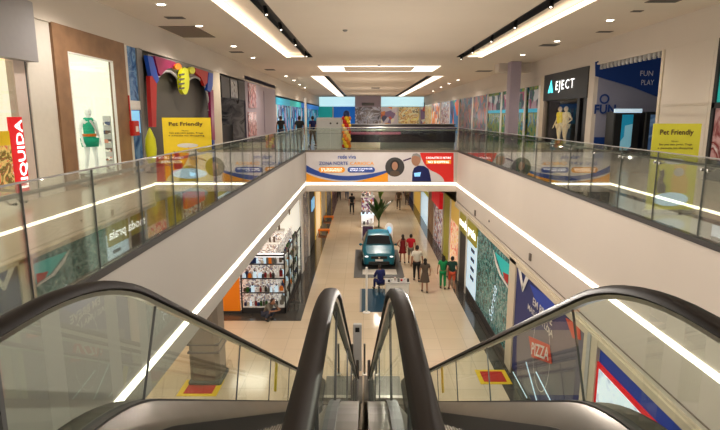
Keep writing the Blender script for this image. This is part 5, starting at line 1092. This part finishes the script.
def kiosk(px0, px1, py, h, label, m, top='white', seed=1):
    a = low(px0, py); c_ = low(px1, py); t = thing('kiosk', label, 'kiosk', ((a[0] + c_[0]) / 2, a[1], ZL)); x0, x1 = a[0], c_[0]; y = a[1]
    b = MB(); b.rbox(x0, y, ZL, x1, y + .9, ZL + h, m, .04); b.build('body', t)
    b = MB(); b.rbox(x0 - .05, y - .05, ZL + h, x1 + .05, y + .95, ZL + h + .06, top, .02); b.build('countertop', t)
    for k in range(3): b = MB(); xx = x0 + (x1 - x0) * (k + .15) / 3; b.rbox(xx, y + .2, ZL + h + .06, xx + (x1 - x0) * .2, y + .4, ZL + h + .25 + .1 * k, ['dkgrey', 'lilac', 'white'][k], .02); b.build('stock_box', t)
kiosk(362.5, 373, 240.5, .95, 'dark purple kiosk just behind the left of the teal car', 'purple')
kiosk(361.5, 373.5, 227, .85, 'white kiosk with pale blue top beyond the purple one', 'lum_white', 'pale_blue')
kiosk(361.5, 374, 216, 1.5, 'tall kiosk of mixed grey and lilac goods beyond the white kiosk', 'm_goods2')
kiosk(362, 372, 203, 1.6, 'farthest kiosk of pale goods in the middle of the lower walkway', 'm_goods')
a = low(389, 246); t = thing('sign_totem', 'white and blue round-topped standing sign right of the teal car', 'sign', a)
pts = [(a[0] + .24 * math.cos(x), a[1], ZL + 1.15 + .3 * math.sin(x)) for x in [PI * i / 12 for i in range(13)]] + [(a[0] - .2, a[1], ZL + .04), (a[0] + .2, a[1], ZL + .04)]
b = MB(); b.prism(pts, (0, .05, 0), 'white'); b.build('sign_board', t); b = MB(); b.prism([(a[0] + .14 * math.cos(x), a[1] - .01, ZL + 1.0 + .24 * math.sin(x)) for x in [2 * PI * i / 16 for i in range(16)]], (0, .005, 0), 'screen_blue'); b.build('blue_disc', t)
b = MB(); b.rbox(a[0] - .25, a[1] - .12, ZL, a[0] + .25, a[1] + .17, ZL + .04, 'white', .01); b.build('base', t)
# ================================================================== LIGHTS
def area(loc, sx, sy, e, col=(1, .90, .78), rot=(0, 0, 0)):
    l = bpy.data.lights.new('area', 'AREA'); l.shape = 'RECTANGLE'; l.size = sx; l.size_y = sy; l.energy = e; l.color = col
    o = bpy.data.objects.new('area_lamp', l); COL.objects.link(o); o.location = loc; o.rotation_euler = rot; return o
def point(loc, e, col=(1, .91, .81), r=.15):
    l = bpy.data.lights.new('point', 'POINT'); l.energy = e; l.color = col; l.shadow_soft_size = r
    o = bpy.data.objects.new('fill_lamp', l); COL.objects.link(o); o.location = loc; return o
def spotl(loc, e, ang=150, col=(1, .91, .81)):
    l = bpy.data.lights.new('spot', 'SPOT'); l.energy = e; l.color = col; l.spot_size = R(ang); l.spot_blend = .6; l.shadow_soft_size = .22
    o = bpy.data.objects.new('spot_lamp', l); COL.objects.link(o); o.location = loc; return o
for y in (5, 12, 19, 26): spotl((-5.2, y, ZC - .05), 430); spotl((7.2, y, ZC - .05), 430)
for y in (2, 9, 16, 23): spotl((.9, y, ZC - .05), 520)
for y in (5, 11, 17, 23): point((.9, y, .4), 190, r=0)  # added fill without fixtures, mid-air in the void, brightening ceiling and fascias
for y in (32, 44, 58, 72): point((1, y, 1.6), 130, r=0)  # same bare mid-height fill, farther down the mall
for y in (34, 44, 56, 70): spotl((-4.8, y, ZC - .05), 600); spotl((7, y, ZC - .05), 600); spotl((1, y, ZC - .05), 600)
for y in (30, 38, 46, 54): spotl((.9, y, -2.1), 650)
for x, y in ((-6, 6), (-7.5, 12), (-7.5, 17.5)): area((x, y, -2.1), 1.6, 1.6, 90)
area((-5.2, 22.5, -2.1), 1.6, 1.6, 70)
world = bpy.data.worlds.new('world'); S.world = world; world.use_nodes = True
world.node_tree.nodes['Background'].inputs[0].default_value = (1, .95, .89, 1); world.node_tree.nodes['Background'].inputs[1].default_value = 1.6  # ambient fill, let in through the rear left open behind the camera
S.view_settings.view_transform = 'Standard'; S.view_settings.look = 'None'; S.view_settings.exposure = -.03; S.view_settings.gamma = .92
